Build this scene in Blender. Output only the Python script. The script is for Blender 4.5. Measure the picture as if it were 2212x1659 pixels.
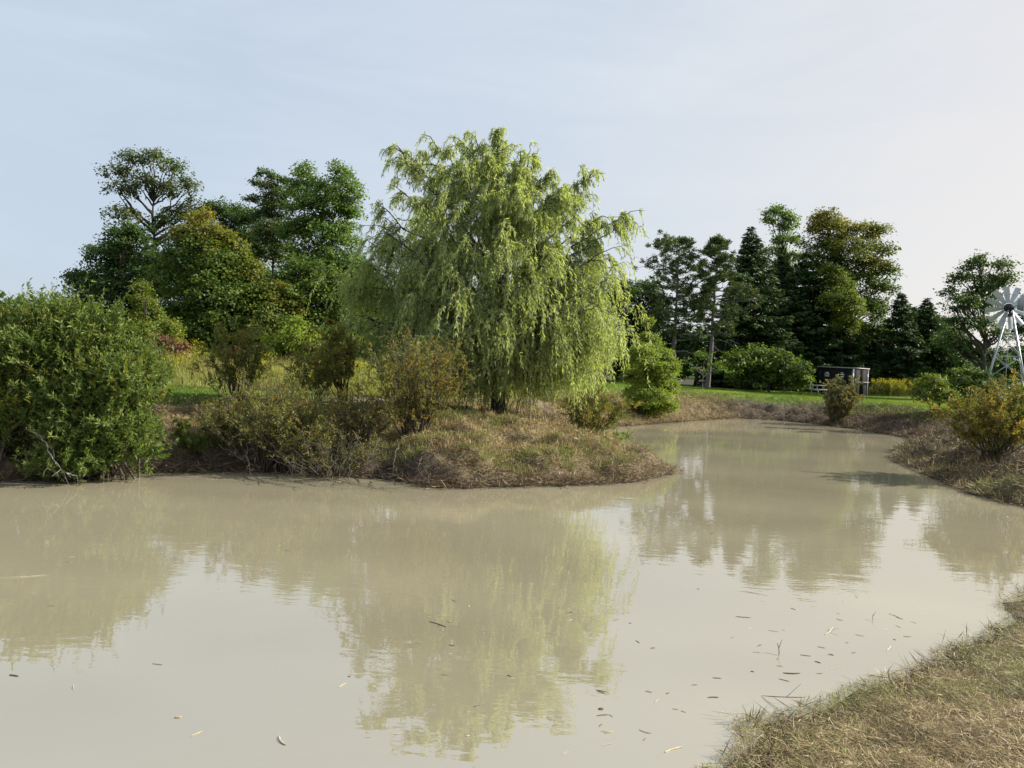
import bpy, math, random
import numpy as np
from mathutils import Matrix, Vector

S = bpy.context.scene
for o in list(bpy.data.objects):
    bpy.data.objects.remove(o)
COL = S.collection
rad = math.radians
rng = np.random.default_rng(11)
random.seed(5)

# ------------------------------------------------------------------ camera
W0, H0, F0 = 2212.0, 1659.0, 1703.0          # measuring frame used for placing things
CH = 2.4                                      # camera height above the water
ROLL, PITCH = rad(2.8), rad(1.83)
Uv = Vector((0, math.sin(PITCH), math.cos(PITCH)))
Fv = Vector((0, math.cos(PITCH), -math.sin(PITCH)))
Xv = Vector((1, 0, 0))
cR = math.cos(ROLL) * Xv + math.sin(ROLL) * Uv
cU = -math.sin(ROLL) * Xv + math.cos(ROLL) * Uv
cam_d = bpy.data.cameras.new('camera')
cam = bpy.data.objects.new('camera', cam_d)
COL.objects.link(cam)
M = Matrix.Identity(4)
for i in range(3):
    M[i][0], M[i][1], M[i][2] = cR[i], cU[i], -Fv[i]
M[2][3] = CH
cam.matrix_world = M
cam_d.sensor_fit = 'HORIZONTAL'
cam_d.sensor_width = 36.0
cam_d.lens = 36.0 * F0 / W0
cam_d.clip_start, cam_d.clip_end = 0.1, 4000
S.camera = cam

# ------------------------------------------------------------------ sky, sun, exposure
SUN_AZ, SUN_EL = rad(76), rad(30)             # azimuth from the view direction towards the right
w = bpy.data.worlds.new('World')
S.world = w
w.use_nodes = True
nt = w.node_tree
nt.nodes.clear()
def wn(t, **k):
    n = nt.nodes.new(t)
    for a, b in k.items():
        setattr(n, a, b)
    return n
sky = wn('ShaderNodeTexSky', sky_type='NISHITA', sun_disc=False, sun_elevation=SUN_EL,
         sun_rotation=SUN_AZ, air_density=1.0, dust_density=2.2, ozone_density=1.4, altitude=100)
tc = wn('ShaderNodeTexCoord')
mp = wn('ShaderNodeMapping')
mp.inputs['Rotation'].default_value = (0, rad(6), rad(20))
mp.inputs['Scale'].default_value = (1.0, 2.0, 5.5)
nz = wn('ShaderNodeTexNoise')
nz.inputs['Scale'].default_value = 2.2
nz.inputs['Detail'].default_value = 8
nz.inputs['Roughness'].default_value = 0.62
nz.inputs['Distortion'].default_value = 0.7
rp = wn('ShaderNodeValToRGB')
rp.color_ramp.elements[0].position = 0.40
rp.color_ramp.elements[0].color = (0.82, 0.82, 0.82, 1)
rp.color_ramp.elements[1].position = 0.78
rp.color_ramp.elements[1].color = (0.98, 0.98, 0.98, 1)
hz = wn('ShaderNodeMix', data_type='RGBA')    # thin high cloud veil over the clear sky
gd = wn('ShaderNodeVectorMath', operation='DOT_PRODUCT')   # the veil glows warmer towards the sun's side
gd.inputs[1].default_value = (math.sin(rad(62)), math.cos(rad(62)), -0.12)
gr = wn('ShaderNodeValToRGB')
for i_, (p_, c_) in enumerate([(0.0, (4.4, 5.1, 6.0)), (0.45, (5.0, 5.5, 6.15)), (0.68, (5.65, 5.8, 6.0)), (0.86, (6.3, 6.0, 5.8))]):
    e_ = gr.color_ramp.elements[i_] if i_ < 2 else gr.color_ramp.elements.new(p_)
    e_.position = p_
    e_.color = (*[q / 10 for q in c_], 1)
gs = wn('ShaderNodeVectorMath', operation='SCALE')
gs.inputs['Scale'].default_value = 10
bg = wn('ShaderNodeBackground')
bg.inputs['Strength'].default_value = 0.0605
ow = wn('ShaderNodeOutputWorld')
L = nt.links.new
L(tc.outputs['Generated'], mp.inputs['Vector'])
L(mp.outputs['Vector'], nz.inputs['Vector'])
L(nz.outputs['Fac'], rp.inputs['Fac'])
L(rp.outputs['Color'], hz.inputs['Factor'])
L(tc.outputs['Generated'], gd.inputs[0])
L(gd.outputs['Value'], gr.inputs['Fac'])
L(gr.outputs['Color'], gs.inputs[0])
sx_ = wn('ShaderNodeSeparateXYZ')             # added fill light: veil raised overhead and behind the viewer, out of view
L(tc.outputs['Generated'], sx_.inputs[0])
zr = wn('ShaderNodeMapRange'); zr.interpolation_type = 'SMOOTHSTEP'
for k_, v_ in zip(('From Min', 'From Max', 'To Min', 'To Max'), (0.5, 0.85, 1.0, 1.4)): zr.inputs[k_].default_value = v_
L(sx_.outputs['Z'], zr.inputs['Value'])
yr = wn('ShaderNodeMapRange'); yr.interpolation_type = 'SMOOTHSTEP'
for k_, v_ in zip(('From Min', 'From Max', 'To Min', 'To Max'), (-0.5, 0.3, 1.2, 1.0)): yr.inputs[k_].default_value = v_
L(sx_.outputs['Y'], yr.inputs['Value'])
zy = wn('ShaderNodeMath', operation='MULTIPLY')
L(zr.outputs[0], zy.inputs[0]); L(yr.outputs[0], zy.inputs[1])
g2 = wn('ShaderNodeVectorMath', operation='SCALE')
L(gs.outputs['Vector'], g2.inputs[0]); L(zy.outputs[0], g2.inputs['Scale'])
L(g2.outputs['Vector'], hz.inputs['B'])
L(sky.outputs['Color'], hz.inputs['A'])
L(hz.outputs['Result'], bg.inputs['Color'])
L(bg.outputs['Background'], ow.inputs['Surface'])

sd_ = bpy.data.lights.new('sun', 'SUN')
sd_.energy = 5.0
sd_.angle = rad(0.6)
sd_.color = (1.0, 0.95, 0.87)
sun = bpy.data.objects.new('sun', sd_)
COL.objects.link(sun)
SV = Vector((math.sin(SUN_AZ) * math.cos(SUN_EL), math.cos(SUN_AZ) * math.cos(SUN_EL), math.sin(SUN_EL)))
sun.rotation_euler = SV.to_track_quat('Z', 'Y').to_euler()
sun.location = SV * 100

S.view_settings.view_transform = 'Standard'
S.view_settings.look = 'None'
S.view_settings.exposure = 1.22
S.view_settings.gamma = 1
S.view_settings.use_curve_mapping = False
S.cycles.max_bounces = 8
S.cycles.diffuse_bounces = 3
S.cycles.glossy_bounces = 3
S.cycles.transmission_bounces = 3
S.cycles.transparent_max_bounces = 4
S.cycles.use_denoising = True

# ------------------------------------------------------------------ geometry helpers
def ray(dx, dy):
    u, v = (dx - W0 / 2) / F0, (H0 / 2 - dy) / F0
    return np.array(u * cR + v * cU + Fv)
def onz(dx, dy, z=0.0):
    r = ray(dx, dy)
    return np.array((0, 0, CH)) + r * ((z - CH) / r[2])
def at(dx, dy, Y):
    r = ray(dx, dy)
    return np.array((0, 0, CH)) + r * (Y / r[1])

def unit(a):
    return a / np.maximum(np.linalg.norm(a, axis=-1, keepdims=True), 1e-9)
def rdir(n):
    return unit(rng.normal(size=(n, 3)))

def hash2(xi, yi, s):
    h = (xi.astype(np.int64) * 374761393 + yi.astype(np.int64) * 668265263 + s * 974634599) & 0xffffffff
    h = ((h ^ (h >> 13)) * 1274126177) & 0xffffffff
    return ((h ^ (h >> 16)) & 0xffff) / 65535.0
def vnoise(x, y, s=0):
    xi, yi = np.floor(x), np.floor(y)
    fx, fy = x - xi, y - yi
    fx, fy = fx * fx * (3 - 2 * fx), fy * fy * (3 - 2 * fy)
    a, b = hash2(xi, yi, s), hash2(xi + 1, yi, s)
    c, d = hash2(xi, yi + 1, s), hash2(xi + 1, yi + 1, s)
    return (a * (1 - fx) + b * fx) * (1 - fy) + (c * (1 - fx) + d * fx) * fy - 0.5
def fbm(x, y, s=0, o=4):
    v, a = 0, 1.0
    for i in range(o):
        v = v + a * vnoise(x * 2 ** i, y * 2 ** i, s + i)
        a *= 0.5
    return v
def sstep(a, b, x):
    t = np.clip((x - a) / (b - a), 0, 1)
    return t * t * (3 - 2 * t)

def mesh(name, V, Fq, mat, parent=None, attrs=None, smooth=False):
    """V (n,3) world coordinates, Fq (m,k) faces; parent is an Empty without rotation"""
    V = np.asarray(V, np.float32)
    if parent is not None:
        V = V - np.array(parent.matrix_world.translation, np.float32)
    Fq = np.asarray(Fq, np.int32)
    me = bpy.data.meshes.new(name)
    me.vertices.add(len(V))
    me.vertices.foreach_set('co', V.ravel())
    k = Fq.shape[1]
    me.loops.add(Fq.size)
    me.loops.foreach_set('vertex_index', Fq.ravel())
    me.polygons.add(len(Fq))
    me.polygons.foreach_set('loop_start', np.arange(0, Fq.size, k, dtype=np.int32))
    if smooth:
        me.polygons.foreach_set('use_smooth', np.ones(len(Fq), bool))
    me.update(calc_edges=True)
    for an, (dom, av) in (attrs or {}).items():
        t = me.attributes.new(an, 'FLOAT', dom)
        t.data.foreach_set('value', np.asarray(av, np.float32))
    me.materials.append(mat)
    ob = bpy.data.objects.new(name, me)
    COL.objects.link(ob)
    if parent is not None:
        ob.parent = parent
    return ob

def thing(name, label, cat, loc, group=None):
    o = bpy.data.objects.new(name, None)
    o.empty_display_size = 0.2
    COL.objects.link(o)
    o.location = tuple(float(c) for c in loc)
    o.matrix_world = Matrix.Translation(o.location)
    o['label'], o['category'] = label, cat
    if group:
        o['group'] = group
    return o
def tag(o, label, cat, group=None, kind=None):
    o['label'], o['category'] = label, cat
    if group:
        o['group'] = group
    if kind:
        o['kind'] = kind
    return o

class Geo:
    """collects quads"""
    def __init__(s):
        s.V, s.F, s.n = [], [], 0
    def add(s, V, F):
        V = np.asarray(V, float).reshape(-1, 3)
        s.V.append(V)
        s.F.append(np.asarray(F) + s.n)
        s.n += len(V)
    def tubes(s, P, R, k=5):
        """P (m,n,3) polylines, R (m,n) radii"""
        P, R = np.asarray(P, float), np.asarray(R, float)
        if P.ndim == 2:
            P, R = P[None], R[None]
        m, n = P.shape[:2]
        T = unit(np.gradient(P, axis=1))
        ref = np.where(np.abs(T[..., 2:3]) > 0.9, np.array([1.0, 0, 0]), np.array([0, 0, 1.0]))
        ref = np.broadcast_to(ref[:, n // 2:n // 2 + 1], T.shape)
        A = unit(np.cross(T, ref))
        B = np.cross(T, A)
        th = np.arange(k) * 2 * math.pi / k
        ring = (P[:, :, None] + R[:, :, None, None] * (A[:, :, None] * np.cos(th)[:, None] + B[:, :, None] * np.sin(th)[:, None]))
        idx = np.arange(m * n * k).reshape(m, n, k)
        q = np.stack([idx[:, :-1], np.roll(idx, -1, 2)[:, :-1], np.roll(idx, -1, 2)[:, 1:], idx[:, 1:]], -1)
        s.add(ring, q.reshape(-1, 4))
    def box(s, c, h, ax=None):
        """centre, half sizes, 3x3 axes rows"""
        ax = np.eye(3) if ax is None else np.asarray(ax, float)
        sg = np.array([[-1, -1, -1], [1, -1, -1], [1, 1, -1], [-1, 1, -1], [-1, -1, 1], [1, -1, 1], [1, 1, 1], [-1, 1, 1]], float)
        V = np.asarray(c, float) + (sg * np.asarray(h, float)) @ ax
        s.add(V, [[0, 3, 2, 1], [4, 5, 6, 7], [0, 1, 5, 4], [1, 2, 6, 5], [2, 3, 7, 6], [3, 0, 4, 7]])
    def bar(s, a, b, wd, th=None, ref=(0, 0, 1)):
        a, b = np.asarray(a, float), np.asarray(b, float)
        t = unit(b - a)
        r = np.asarray(ref, float)
        if abs(t @ r) > 0.95:
            r = np.array([0, 1.0, 0])
        u = unit(np.cross(t, r))
        v = np.cross(u, t)
        s.box((a + b) / 2, (wd / 2, np.linalg.norm(b - a) / 2, (th or wd) / 2), [u, t, v])
    def build(s, name, mat, parent=None, smooth=False):
        return mesh(name, np.concatenate(s.V), np.concatenate(s.F), mat, parent, smooth=smooth)

def bez(A, C, B, n, wig=0.0):
    A, C, B = (np.atleast_2d(np.asarray(q, float)) for q in (A, C, B))
    t = np.linspace(0, 1, n)[None, :, None]
    P = (1 - t) ** 2 * A[:, None] + 2 * t * (1 - t) * C[:, None] + t * t * B[:, None]
    if wig:
        ln = np.linalg.norm(B - A, axis=1)[:, None, None]
        P = P + rng.normal(size=P.shape) * wig * ln * np.sin(np.pi * t)
    return P

def leaf_quads(P, D, N, ln, wd, fold=0.0):
    """diamond leaves: base P, long axis D, normal N"""
    D = unit(D)
    sdv = unit(np.cross(N, D))
    ln, wd = np.broadcast_to(ln, len(P))[:, None], np.broadcast_to(wd, len(P))[:, None]
    mid = P + D * ln * 0.45
    up = np.cross(D, sdv) * wd * fold
    V = np.stack([P, mid + sdv * wd / 2 + up, P + D * ln, mid - sdv * wd / 2 + up], 1)
    return V.reshape(-1, 3), np.arange(len(P) * 4).reshape(-1, 4)

def leaves(name, mat, parent, P, D, N, ln, wd, tint=None, aut=None, fold=0.15):
    V, F = leaf_quads(P, D, N, ln, wd, fold)
    n = len(P)
    tint = rng.random(n) if tint is None else tint
    aut = np.zeros(n) if aut is None else aut
    return mesh(name, V, F, mat, parent, {'tint': ('FACE', tint), 'aut': ('FACE', aut)})

# ------------------------------------------------------------------ materials
def newmat(name):
    m = bpy.data.materials.new(name)
    m.use_nodes = True
    m.node_tree.nodes.clear()
    return m, m.node_tree.nodes, m.node_tree.links.new
def ramp(nd, cols, pos=None):
    r = nd.new('ShaderNodeValToRGB')
    e = r.color_ramp.elements
    while len(e) < len(cols):
        e.new(0.5)
    for i, c in enumerate(cols):
        e[i].position = pos[i] if pos else i / (len(cols) - 1)
        e[i].color = (*c, 1)
    return r

def leafmat(name, cols, aut=(0.25, 0.12, 0.02), trans=0.35, rough=0.6, spec=0.2):
    m, nd, lk = newmat(name)
    a = nd.new('ShaderNodeAttribute'); a.attribute_name = 'tint'
    b = nd.new('ShaderNodeAttribute'); b.attribute_name = 'aut'
    r = ramp(nd, cols)
    lk(a.outputs['Fac'], r.inputs['Fac'])
    mx = nd.new('ShaderNodeMix'); mx.data_type = 'RGBA'
    mx.inputs['B'].default_value = (*aut, 1)
    lk(b.outputs['Fac'], mx.inputs['Factor'])
    lk(r.outputs['Color'], mx.inputs['A'])
    p = nd.new('ShaderNodeBsdfPrincipled')
    p.inputs['Roughness'].default_value = rough
    p.inputs['Specular IOR Level'].default_value = spec
    lk(mx.outputs['Result'], p.inputs['Base Color'])
    tb = nd.new('ShaderNodeMix'); tb.data_type = 'RGBA'; tb.blend_type = 'MULTIPLY'
    tb.inputs['Factor'].default_value = 1
    tb.inputs['B'].default_value = (1.35, 1.35, 0.5, 1)
    lk(mx.outputs['Result'], tb.inputs['A'])
    t = nd.new('ShaderNodeBsdfTranslucent')
    lk(tb.outputs['Result'], t.inputs['Color'])
    ms = nd.new('ShaderNodeMixShader')
    ms.inputs['Fac'].default_value = trans
    o = nd.new('ShaderNodeOutputMaterial')
    lk(p.outputs[0], ms.inputs[1]); lk(t.outputs[0], ms.inputs[2]); lk(ms.outputs[0], o.inputs['Surface'])
    return m

def noisemat(name, cols, scale=8.0, rough=0.85, bump=0.3, bscale=None, stretch=(1, 1, 1), metal=0.0, spec=0.3):
    m, nd, lk = newmat(name)
    c = nd.new('ShaderNodeTexCoord')
    mpn = nd.new('ShaderNodeMapping'); mpn.inputs['Scale'].default_value = stretch
    n = nd.new('ShaderNodeTexNoise'); n.inputs['Scale'].default_value = scale
    n.inputs['Detail'].default_value = 7; n.inputs['Roughness'].default_value = 0.65
    lk(c.outputs['Object'], mpn.inputs['Vector']); lk(mpn.outputs[0], n.inputs['Vector'])
    r = ramp(nd, cols, [0.3 + 0.4 * i / (len(cols) - 1) for i in range(len(cols))])
    lk(n.outputs['Fac'], r.inputs['Fac'])
    p = nd.new('ShaderNodeBsdfPrincipled')
    p.inputs['Roughness'].default_value = rough
    p.inputs['Metallic'].default_value = metal
    p.inputs['Specular IOR Level'].default_value = spec
    lk(r.outputs['Color'], p.inputs['Base Color'])
    if bump:
        bn = nd.new('ShaderNodeBump'); bn.inputs['Strength'].default_value = bump
        bn.inputs['Distance'].default_value = 0.03
        lk(n.outputs['Fac'], bn.inputs['Height']); lk(bn.outputs[0], p.inputs['Normal'])
    o = nd.new('ShaderNodeOutputMaterial')
    lk(p.outputs[0], o.inputs['Surface'])
    return m

BARK = noisemat('bark_dark', [(0.02, 0.016, 0.012), (0.07, 0.058, 0.045)], 14, stretch=(1, 1, 0.25), bump=0.6)
BARK_G = noisemat('bark_grey', [(0.06, 0.052, 0.045), (0.16, 0.145, 0.13)], 10, stretch=(1, 1, 0.25), bump=0.6)
TWIG = noisemat('twig_bark', [(0.035, 0.026, 0.018), (0.10, 0.08, 0.055)], 12)
TWIG_P = noisemat('dead_twig', [(0.14, 0.12, 0.10), (0.30, 0.27, 0.23)], 12)
LM = {
    'maple': leafmat('maple_leaf', [(0.032, 0.068, 0.013), (0.063, 0.113, 0.018), (0.122, 0.160, 0.025)], (0.2, 0.165, 0.025)),
    'dark': leafmat('dark_leaf', [(0.024, 0.056, 0.017), (0.046, 0.088, 0.022), (0.085, 0.124, 0.029)], (0.14, 0.08, 0.02)),
    'open': leafmat('open_leaf', [(0.034, 0.066, 0.022), (0.058, 0.098, 0.03), (0.11, 0.145, 0.045)], (0.15, 0.12, 0.04)),
    'poplar': leafmat('poplar_leaf', [(0.055, 0.113, 0.025), (0.098, 0.170, 0.036), (0.171, 0.227, 0.055)], trans=0.4),
    'yellow': leafmat('yellow_leaf', [(0.06, 0.10, 0.016), (0.11, 0.145, 0.022), (0.18, 0.19, 0.034)], (0.3, 0.2, 0.02), trans=0.4),
    'bright': leafmat('bright_leaf', [(0.09, 0.14, 0.018), (0.15, 0.2, 0.03), (0.22, 0.25, 0.045)], trans=0.42),
    'willow': leafmat('willow_leaf', [(0.19, 0.24, 0.08), (0.29, 0.345, 0.14), (0.40, 0.445, 0.26)], (0.38, 0.36, 0.10), trans=0.5, rough=0.5),
    'wshrub': leafmat('willow_shrub_leaf', [(0.049, 0.088, 0.017), (0.104, 0.149, 0.031), (0.220, 0.242, 0.076)], (0.2, 0.19, 0.03), trans=0.38),
    'brown': leafmat('brown_leaf', [(0.08, 0.078, 0.02), (0.14, 0.14, 0.03), (0.22, 0.20, 0.05)], (0.24, 0.145, 0.025), trans=0.4),
    'olive': leafmat('olive_leaf', [(0.09, 0.105, 0.026), (0.15, 0.165, 0.038), (0.23, 0.235, 0.065)], (0.24, 0.15, 0.03), trans=0.4),
    'greyshrub': leafmat('grey_shrub_leaf', [(0.09, 0.095, 0.04), (0.14, 0.135, 0.06), (0.2, 0.17, 0.09)], trans=0.35),
    'red': leafmat('red_leaf', [(0.09, 0.035, 0.025), (0.16, 0.075, 0.05), (0.12, 0.10, 0.04)], trans=0.35),
    'spruce': leafmat('spruce_needle', [(0.020, 0.046, 0.014), (0.041, 0.077, 0.020), (0.091, 0.124, 0.029)], trans=0.12),
    'pine': leafmat('pine_needle', [(0.034, 0.065, 0.02), (0.065, 0.10, 0.026), (0.12, 0.15, 0.045)], (0.12, 0.11, 0.03), trans=0.15),
    'sumac': leafmat('sumac_leaf', [(0.037, 0.072, 0.014), (0.067, 0.113, 0.019), (0.134, 0.165, 0.030)], trans=0.38),
    'goldenrod': leafmat('goldenrod_leaf', [(0.07, 0.1, 0.02), (0.12, 0.14, 0.025), (0.18, 0.18, 0.03)], (0.40, 0.34, 0.012), trans=0.4),
    'grass': leafmat('lawn_blade', [(0.06, 0.11, 0.018), (0.105, 0.165, 0.03), (0.19, 0.22, 0.055)], trans=0.4),
    'meadow': leafmat('meadow_blade', [(0.15, 0.17, 0.045), (0.26, 0.27, 0.09), (0.36, 0.34, 0.15)], (0.2, 0.15, 0.07), trans=0.4),
    'straw': leafmat('straw_litter', [(0.12, 0.082, 0.038), (0.28, 0.205, 0.10), (0.48, 0.385, 0.21)], (0.17, 0.21, 0.045), trans=0.1),
    'straw_dark': leafmat('mud_litter', [(0.045, 0.026, 0.016), (0.11, 0.070, 0.040), (0.24, 0.18, 0.11)], (0.10, 0.11, 0.03), trans=0.1),
}

# ------------------------------------------------------------------ terrain
shore_px = [(0, 1041), (100, 1038), (200, 1032), (330, 1023), (450, 1019), (560, 1019), (700, 1026), (830, 1038),
            (930, 1051), (1000, 1055), (1100, 1053), (1200, 1049), (1300, 1046), (1390, 1037), (1440, 1026), (1458, 1017)]
back_px = [(1290, 929), (1345, 921), (1450, 913), (1540, 906), (1600, 904), (1680, 908), (1760, 916), (1830, 925),
           (1900, 936), (1950, 944), (1975, 953), (1962, 963), (1940, 975), (1934, 986), (1950, 1002), (2000, 1024),
           (2060, 1050), (2110, 1069), (2212, 1096), (2300, 1115)]
near_px = [(2212, 1268), (2178, 1283), (2112, 1335), (2078, 1372), (2040, 1400), (1975, 1420), (1925, 1443), (1880, 1468),
           (1800, 1497), (1700, 1540), (1630, 1560), (1580, 1583), (1570, 1605), (1520, 1640), (1470, 1668)]
shore = [(-40, 12.0), (-22, 12.6), (-13, 12.4)]
shore += [tuple(onz(*p)[:2]) for p in shore_px]
shore += [(3.15, 19.6), (2.2, 21.3), (1.7, 23.3), (2.0, 25.6)]
shore += [tuple(onz(*p)[:2]) for p in back_px]
shore += [(13, 13.2), (40, 12.6), (40, 11.4), (12, 11.2), (8, 10.5)]
shore += [tuple(onz(*p)[:2]) for p in near_px]
shore += [(0.4, 4.0), (-1.5, 3.3), (-5, 2.9), (-14, 2.8), (-40, 3)]
SH = np.array(shore)

def shore_dist(x, y):
    """signed distance to the shoreline, positive on land"""
    out = np.empty(x.shape)
    A, B = SH, np.roll(SH, -1, 0)
    flat_x, flat_y, fo = x.ravel(), y.ravel(), out.ravel()
    for i0 in range(0, len(flat_x), 40000):
        px, py = flat_x[i0:i0 + 40000, None], flat_y[i0:i0 + 40000, None]
        e = B - A
        t = np.clip(((px - A[:, 0]) * e[:, 0] + (py - A[:, 1]) * e[:, 1]) / (e ** 2).sum(1), 0, 1)
        d = np.sqrt(((px - A[:, 0] - t * e[:, 0]) ** 2 + (py - A[:, 1] - t * e[:, 1]) ** 2).min(1))
        c = ((A[:, 1] > py) != (B[:, 1] > py)) & (px < (B[:, 0] - A[:, 0]) * (py - A[:, 1]) / (B[:, 1] - A[:, 1] + 1e-12) + A[:, 0])
        fo[i0:i0 + 40000] = np.where(c.sum(1) % 2 == 1, -d, d)
    return fo.reshape(x.shape)

TR_C = np.array(onz(1655, 880, 0.4)[:2])      # machine-tracked muddy patch on the far bank
def fields(x, y):
    sd = shore_dist(x, y)
    near = 1 - sstep(9.5, 12.0, y)
    jag = fbm(x * 1.3, y * 1.3, 3, 3) * 0.28 + fbm(x * 6, y * 6, 9, 2) * 0.10
    sd = sd - 0.1 * near + jag * np.where(near > .5, 1.15, 1.0)
    far = sstep(28, 34, y)
    Lc = 1.5 * (1 - near) + 3.6 * near + 1.1 * far
    Hm = 0.98 * (1 - near) + 0.85 * near
    dd = np.maximum(sd, 0)
    z = Hm * (1 - np.exp(-(dd / Lc) ** 1.15))
    rough = sstep(0.0, 0.5, dd)
    bankm = 1 - sstep(4.0, 7.0, dd)
    z = z + rough * bankm * (fbm(x * 1.1, y * 1.1, 21, 4) * 0.26 * (1 - near) + fbm(x * 2.0, y * 2.6, 27, 3) * 0.24 * (1 - near) + fbm(x * 2.4, y * 2.4, 25, 4) * 0.07 * near)
    z = z + rough * fbm(x * 5, y * 5, 31, 3) * 0.035 * bankm
    z = z + sstep(25, 60, np.hypot(x, y)) * fbm(x / 22, y / 22, 40, 3) * 0.35
    z = np.where(sd < 0, -0.9 * (1 - np.exp(sd / 1.2)), z)
    return z, sd
def hgt(x, y):
    z, _ = fields(np.atleast_1d(np.asarray(x, float)), np.atleast_1d(np.asarray(y, float)))
    return z
def ground_pt(dx, dy, Y):
    p = at(dx, dy, Y)
    p[2] = float(hgt(p[0], p[1])[0]) - 0.03
    return p

def spaced(lo, hi, step, far, grow):
    a = list(np.arange(lo, hi + 1e-6, step))
    s, p, left, right = step, hi, [], []
    while p < far:
        s *= grow; p += s; right.append(p)
    s, p = step, lo
    while p > -far:
        s *= grow; p -= s; left.append(p)
    return np.array(left[::-1] + a + right)
gx = spaced(-13, 24, 0.13, 1500, 1.10)
gy0 = np.arange(-2, 31, 0.13)
gy = np.concatenate([[-1500, -600, -200, -80, -30, -12, -5], gy0, np.arange(31, 52, 0.2), np.arange(52, 80, 0.7), 80 * 1.12 ** np.arange(0, 27)])
X, Y = np.meshgrid(gx, gy)
Z, SD = fields(X, Y)
idx = np.arange(X.size).reshape(X.shape)
Fq = np.stack([idx[:-1, :-1], idx[:-1, 1:], idx[1:, 1:], idx[1:, :-1]], -1).reshape(-1, 4)
nn = fbm(X * 0.9, Y * 0.9, 55, 4)
nearm = 1 - sstep(9.5, 12.0, Y)
lawn = sstep(3.1, 4.3, SD + nn * 1.3) * (1 - nearm)
mound = sstep(-6.5, -4, X) * (1 - sstep(4.5, 6.0, X)) * (1 - sstep(26.5, 28.5, Y))
lawn = lawn * (1 - mound)
rightlawn = sstep(9.0, 12, X) * sstep(2.0, 3.0, SD + nn) * (1 - sstep(30, 45, Y))
lawn = np.maximum(lawn, rightlawn * (1 - nearm))
wild = sstep(23.5, 24.8, Y + nn * 0.8) * (1 - sstep(0, 5, X)) * sstep(2, 4, SD)
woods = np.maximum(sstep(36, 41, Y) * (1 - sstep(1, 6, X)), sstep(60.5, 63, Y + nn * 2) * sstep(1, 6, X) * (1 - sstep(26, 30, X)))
wet = 1 - sstep(0.02, 0.35, SD)
dxt, dyt = X - TR_C[0], Y - TR_C[1]
track = np.exp(-((dxt / 2.6) ** 4)) * np.exp(-((dyt / 4.5) ** 4)) * (1 - lawn)
mud_shade_band = np.exp(-(np.maximum(SD, 0) / 1.1) ** 3) * sstep(-7.2, -6, X) * (1 - sstep(-1.6, -.4, X)) * sstep(12, 13, Y) * (1 - sstep(17, 18, Y))  # waterline mud plus the bank shrubs' shade, painted into the ground colour
darkr = sstep(9, 13, X) * (1 - sstep(44, 50, Y)) * sstep(11, 13, Y)
ridge = track * (np.sin(dyt * 7.5 + 1.2 * vnoise(X * 1.5, Y * 1.5, 4)) * 0.05 + fbm(X * 4, Y * 4, 8, 2) * 0.05)
Z = Z + np.where(SD > 0, ridge, 0)

gm, nd, lk = newmat('ground_soil_and_lawn')
def attr(n):
    a = nd.new('ShaderNodeAttribute'); a.attribute_name = n
    return a.outputs['Fac']
tcn = nd.new('ShaderNodeTexCoord')
def noise(scale, detail=6, r=0.65):
    n = nd.new('ShaderNodeTexNoise'); n.inputs['Scale'].default_value = scale
    n.inputs['Detail'].default_value = detail; n.inputs['Roughness'].default_value = r
    lk(tcn.outputs['Object'], n.inputs['Vector'])
    return n.outputs['Fac']
def mix(fac, a, b):
    m = nd.new('ShaderNodeMix'); m.data_type = 'RGBA'
    lk(fac, m.inputs['Factor']); lk(a, m.inputs['A']); lk(b, m.inputs['B'])
    return m.outputs['Result']
def rampo(fac, cols, pos=None):
    r = ramp(nd, cols, pos); lk(fac, r.inputs['Fac'])
    return r.outputs['Color']
n1, n2, n3 = noise(9), noise(0.7, 5), noise(32, 4)
litter = rampo(n1, [(0.05, 0.034, 0.019), (0.14, 0.10, 0.055), (0.26, 0.20, 0.115)], [0.3, 0.5, 0.75])
litter2 = rampo(n3, [(0.04, 0.03, 0.017), (0.12, 0.09, 0.048), (0.17, 0.15, 0.065)], [0.3, 0.5, 0.75])
c = mix(rampo(n2, [(0, 0, 0), (1, 1, 1)], [0.4, 0.62]), litter, litter2)
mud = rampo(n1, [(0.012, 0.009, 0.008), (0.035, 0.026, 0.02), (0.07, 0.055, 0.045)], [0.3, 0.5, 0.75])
c = mix(attr('track'), c, mud)  # mask also carries the painted shade and mud below the bank shrubs
lawnc = rampo(n2, [(0.055, 0.115, 0.014), (0.09, 0.16, 0.02), (0.13, 0.19, 0.03)], [0.3, 0.5, 0.7])
c = mix(attr('lawn'), c, lawnc)
wildc = rampo(n1, [(0.06, 0.05, 0.02), (0.15, 0.13, 0.05), (0.2, 0.18, 0.07)], [0.3, 0.5, 0.7])
c = mix(attr('wild'), c, wildc)
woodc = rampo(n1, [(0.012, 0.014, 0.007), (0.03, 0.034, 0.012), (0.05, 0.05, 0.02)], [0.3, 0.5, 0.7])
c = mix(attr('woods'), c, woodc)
wetc = rampo(n1, [(0.02, 0.014, 0.01), (0.05, 0.038, 0.026)], [0.35, 0.65])
c = mix(attr('wet'), c, wetc)
p = nd.new('ShaderNodeBsdfPrincipled')
p.inputs['Roughness'].default_value = 0.9
p.inputs['Specular IOR Level'].default_value = 0.2
lk(c, p.inputs['Base Color'])
bp = nd.new('ShaderNodeBump'); bp.inputs['Strength'].default_value = 0.7; bp.inputs['Distance'].default_value = 0.05
lk(n3, bp.inputs['Height']); lk(bp.outputs[0], p.inputs['Normal'])
o = nd.new('ShaderNodeOutputMaterial'); lk(p.outputs[0], o.inputs['Surface'])
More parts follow.
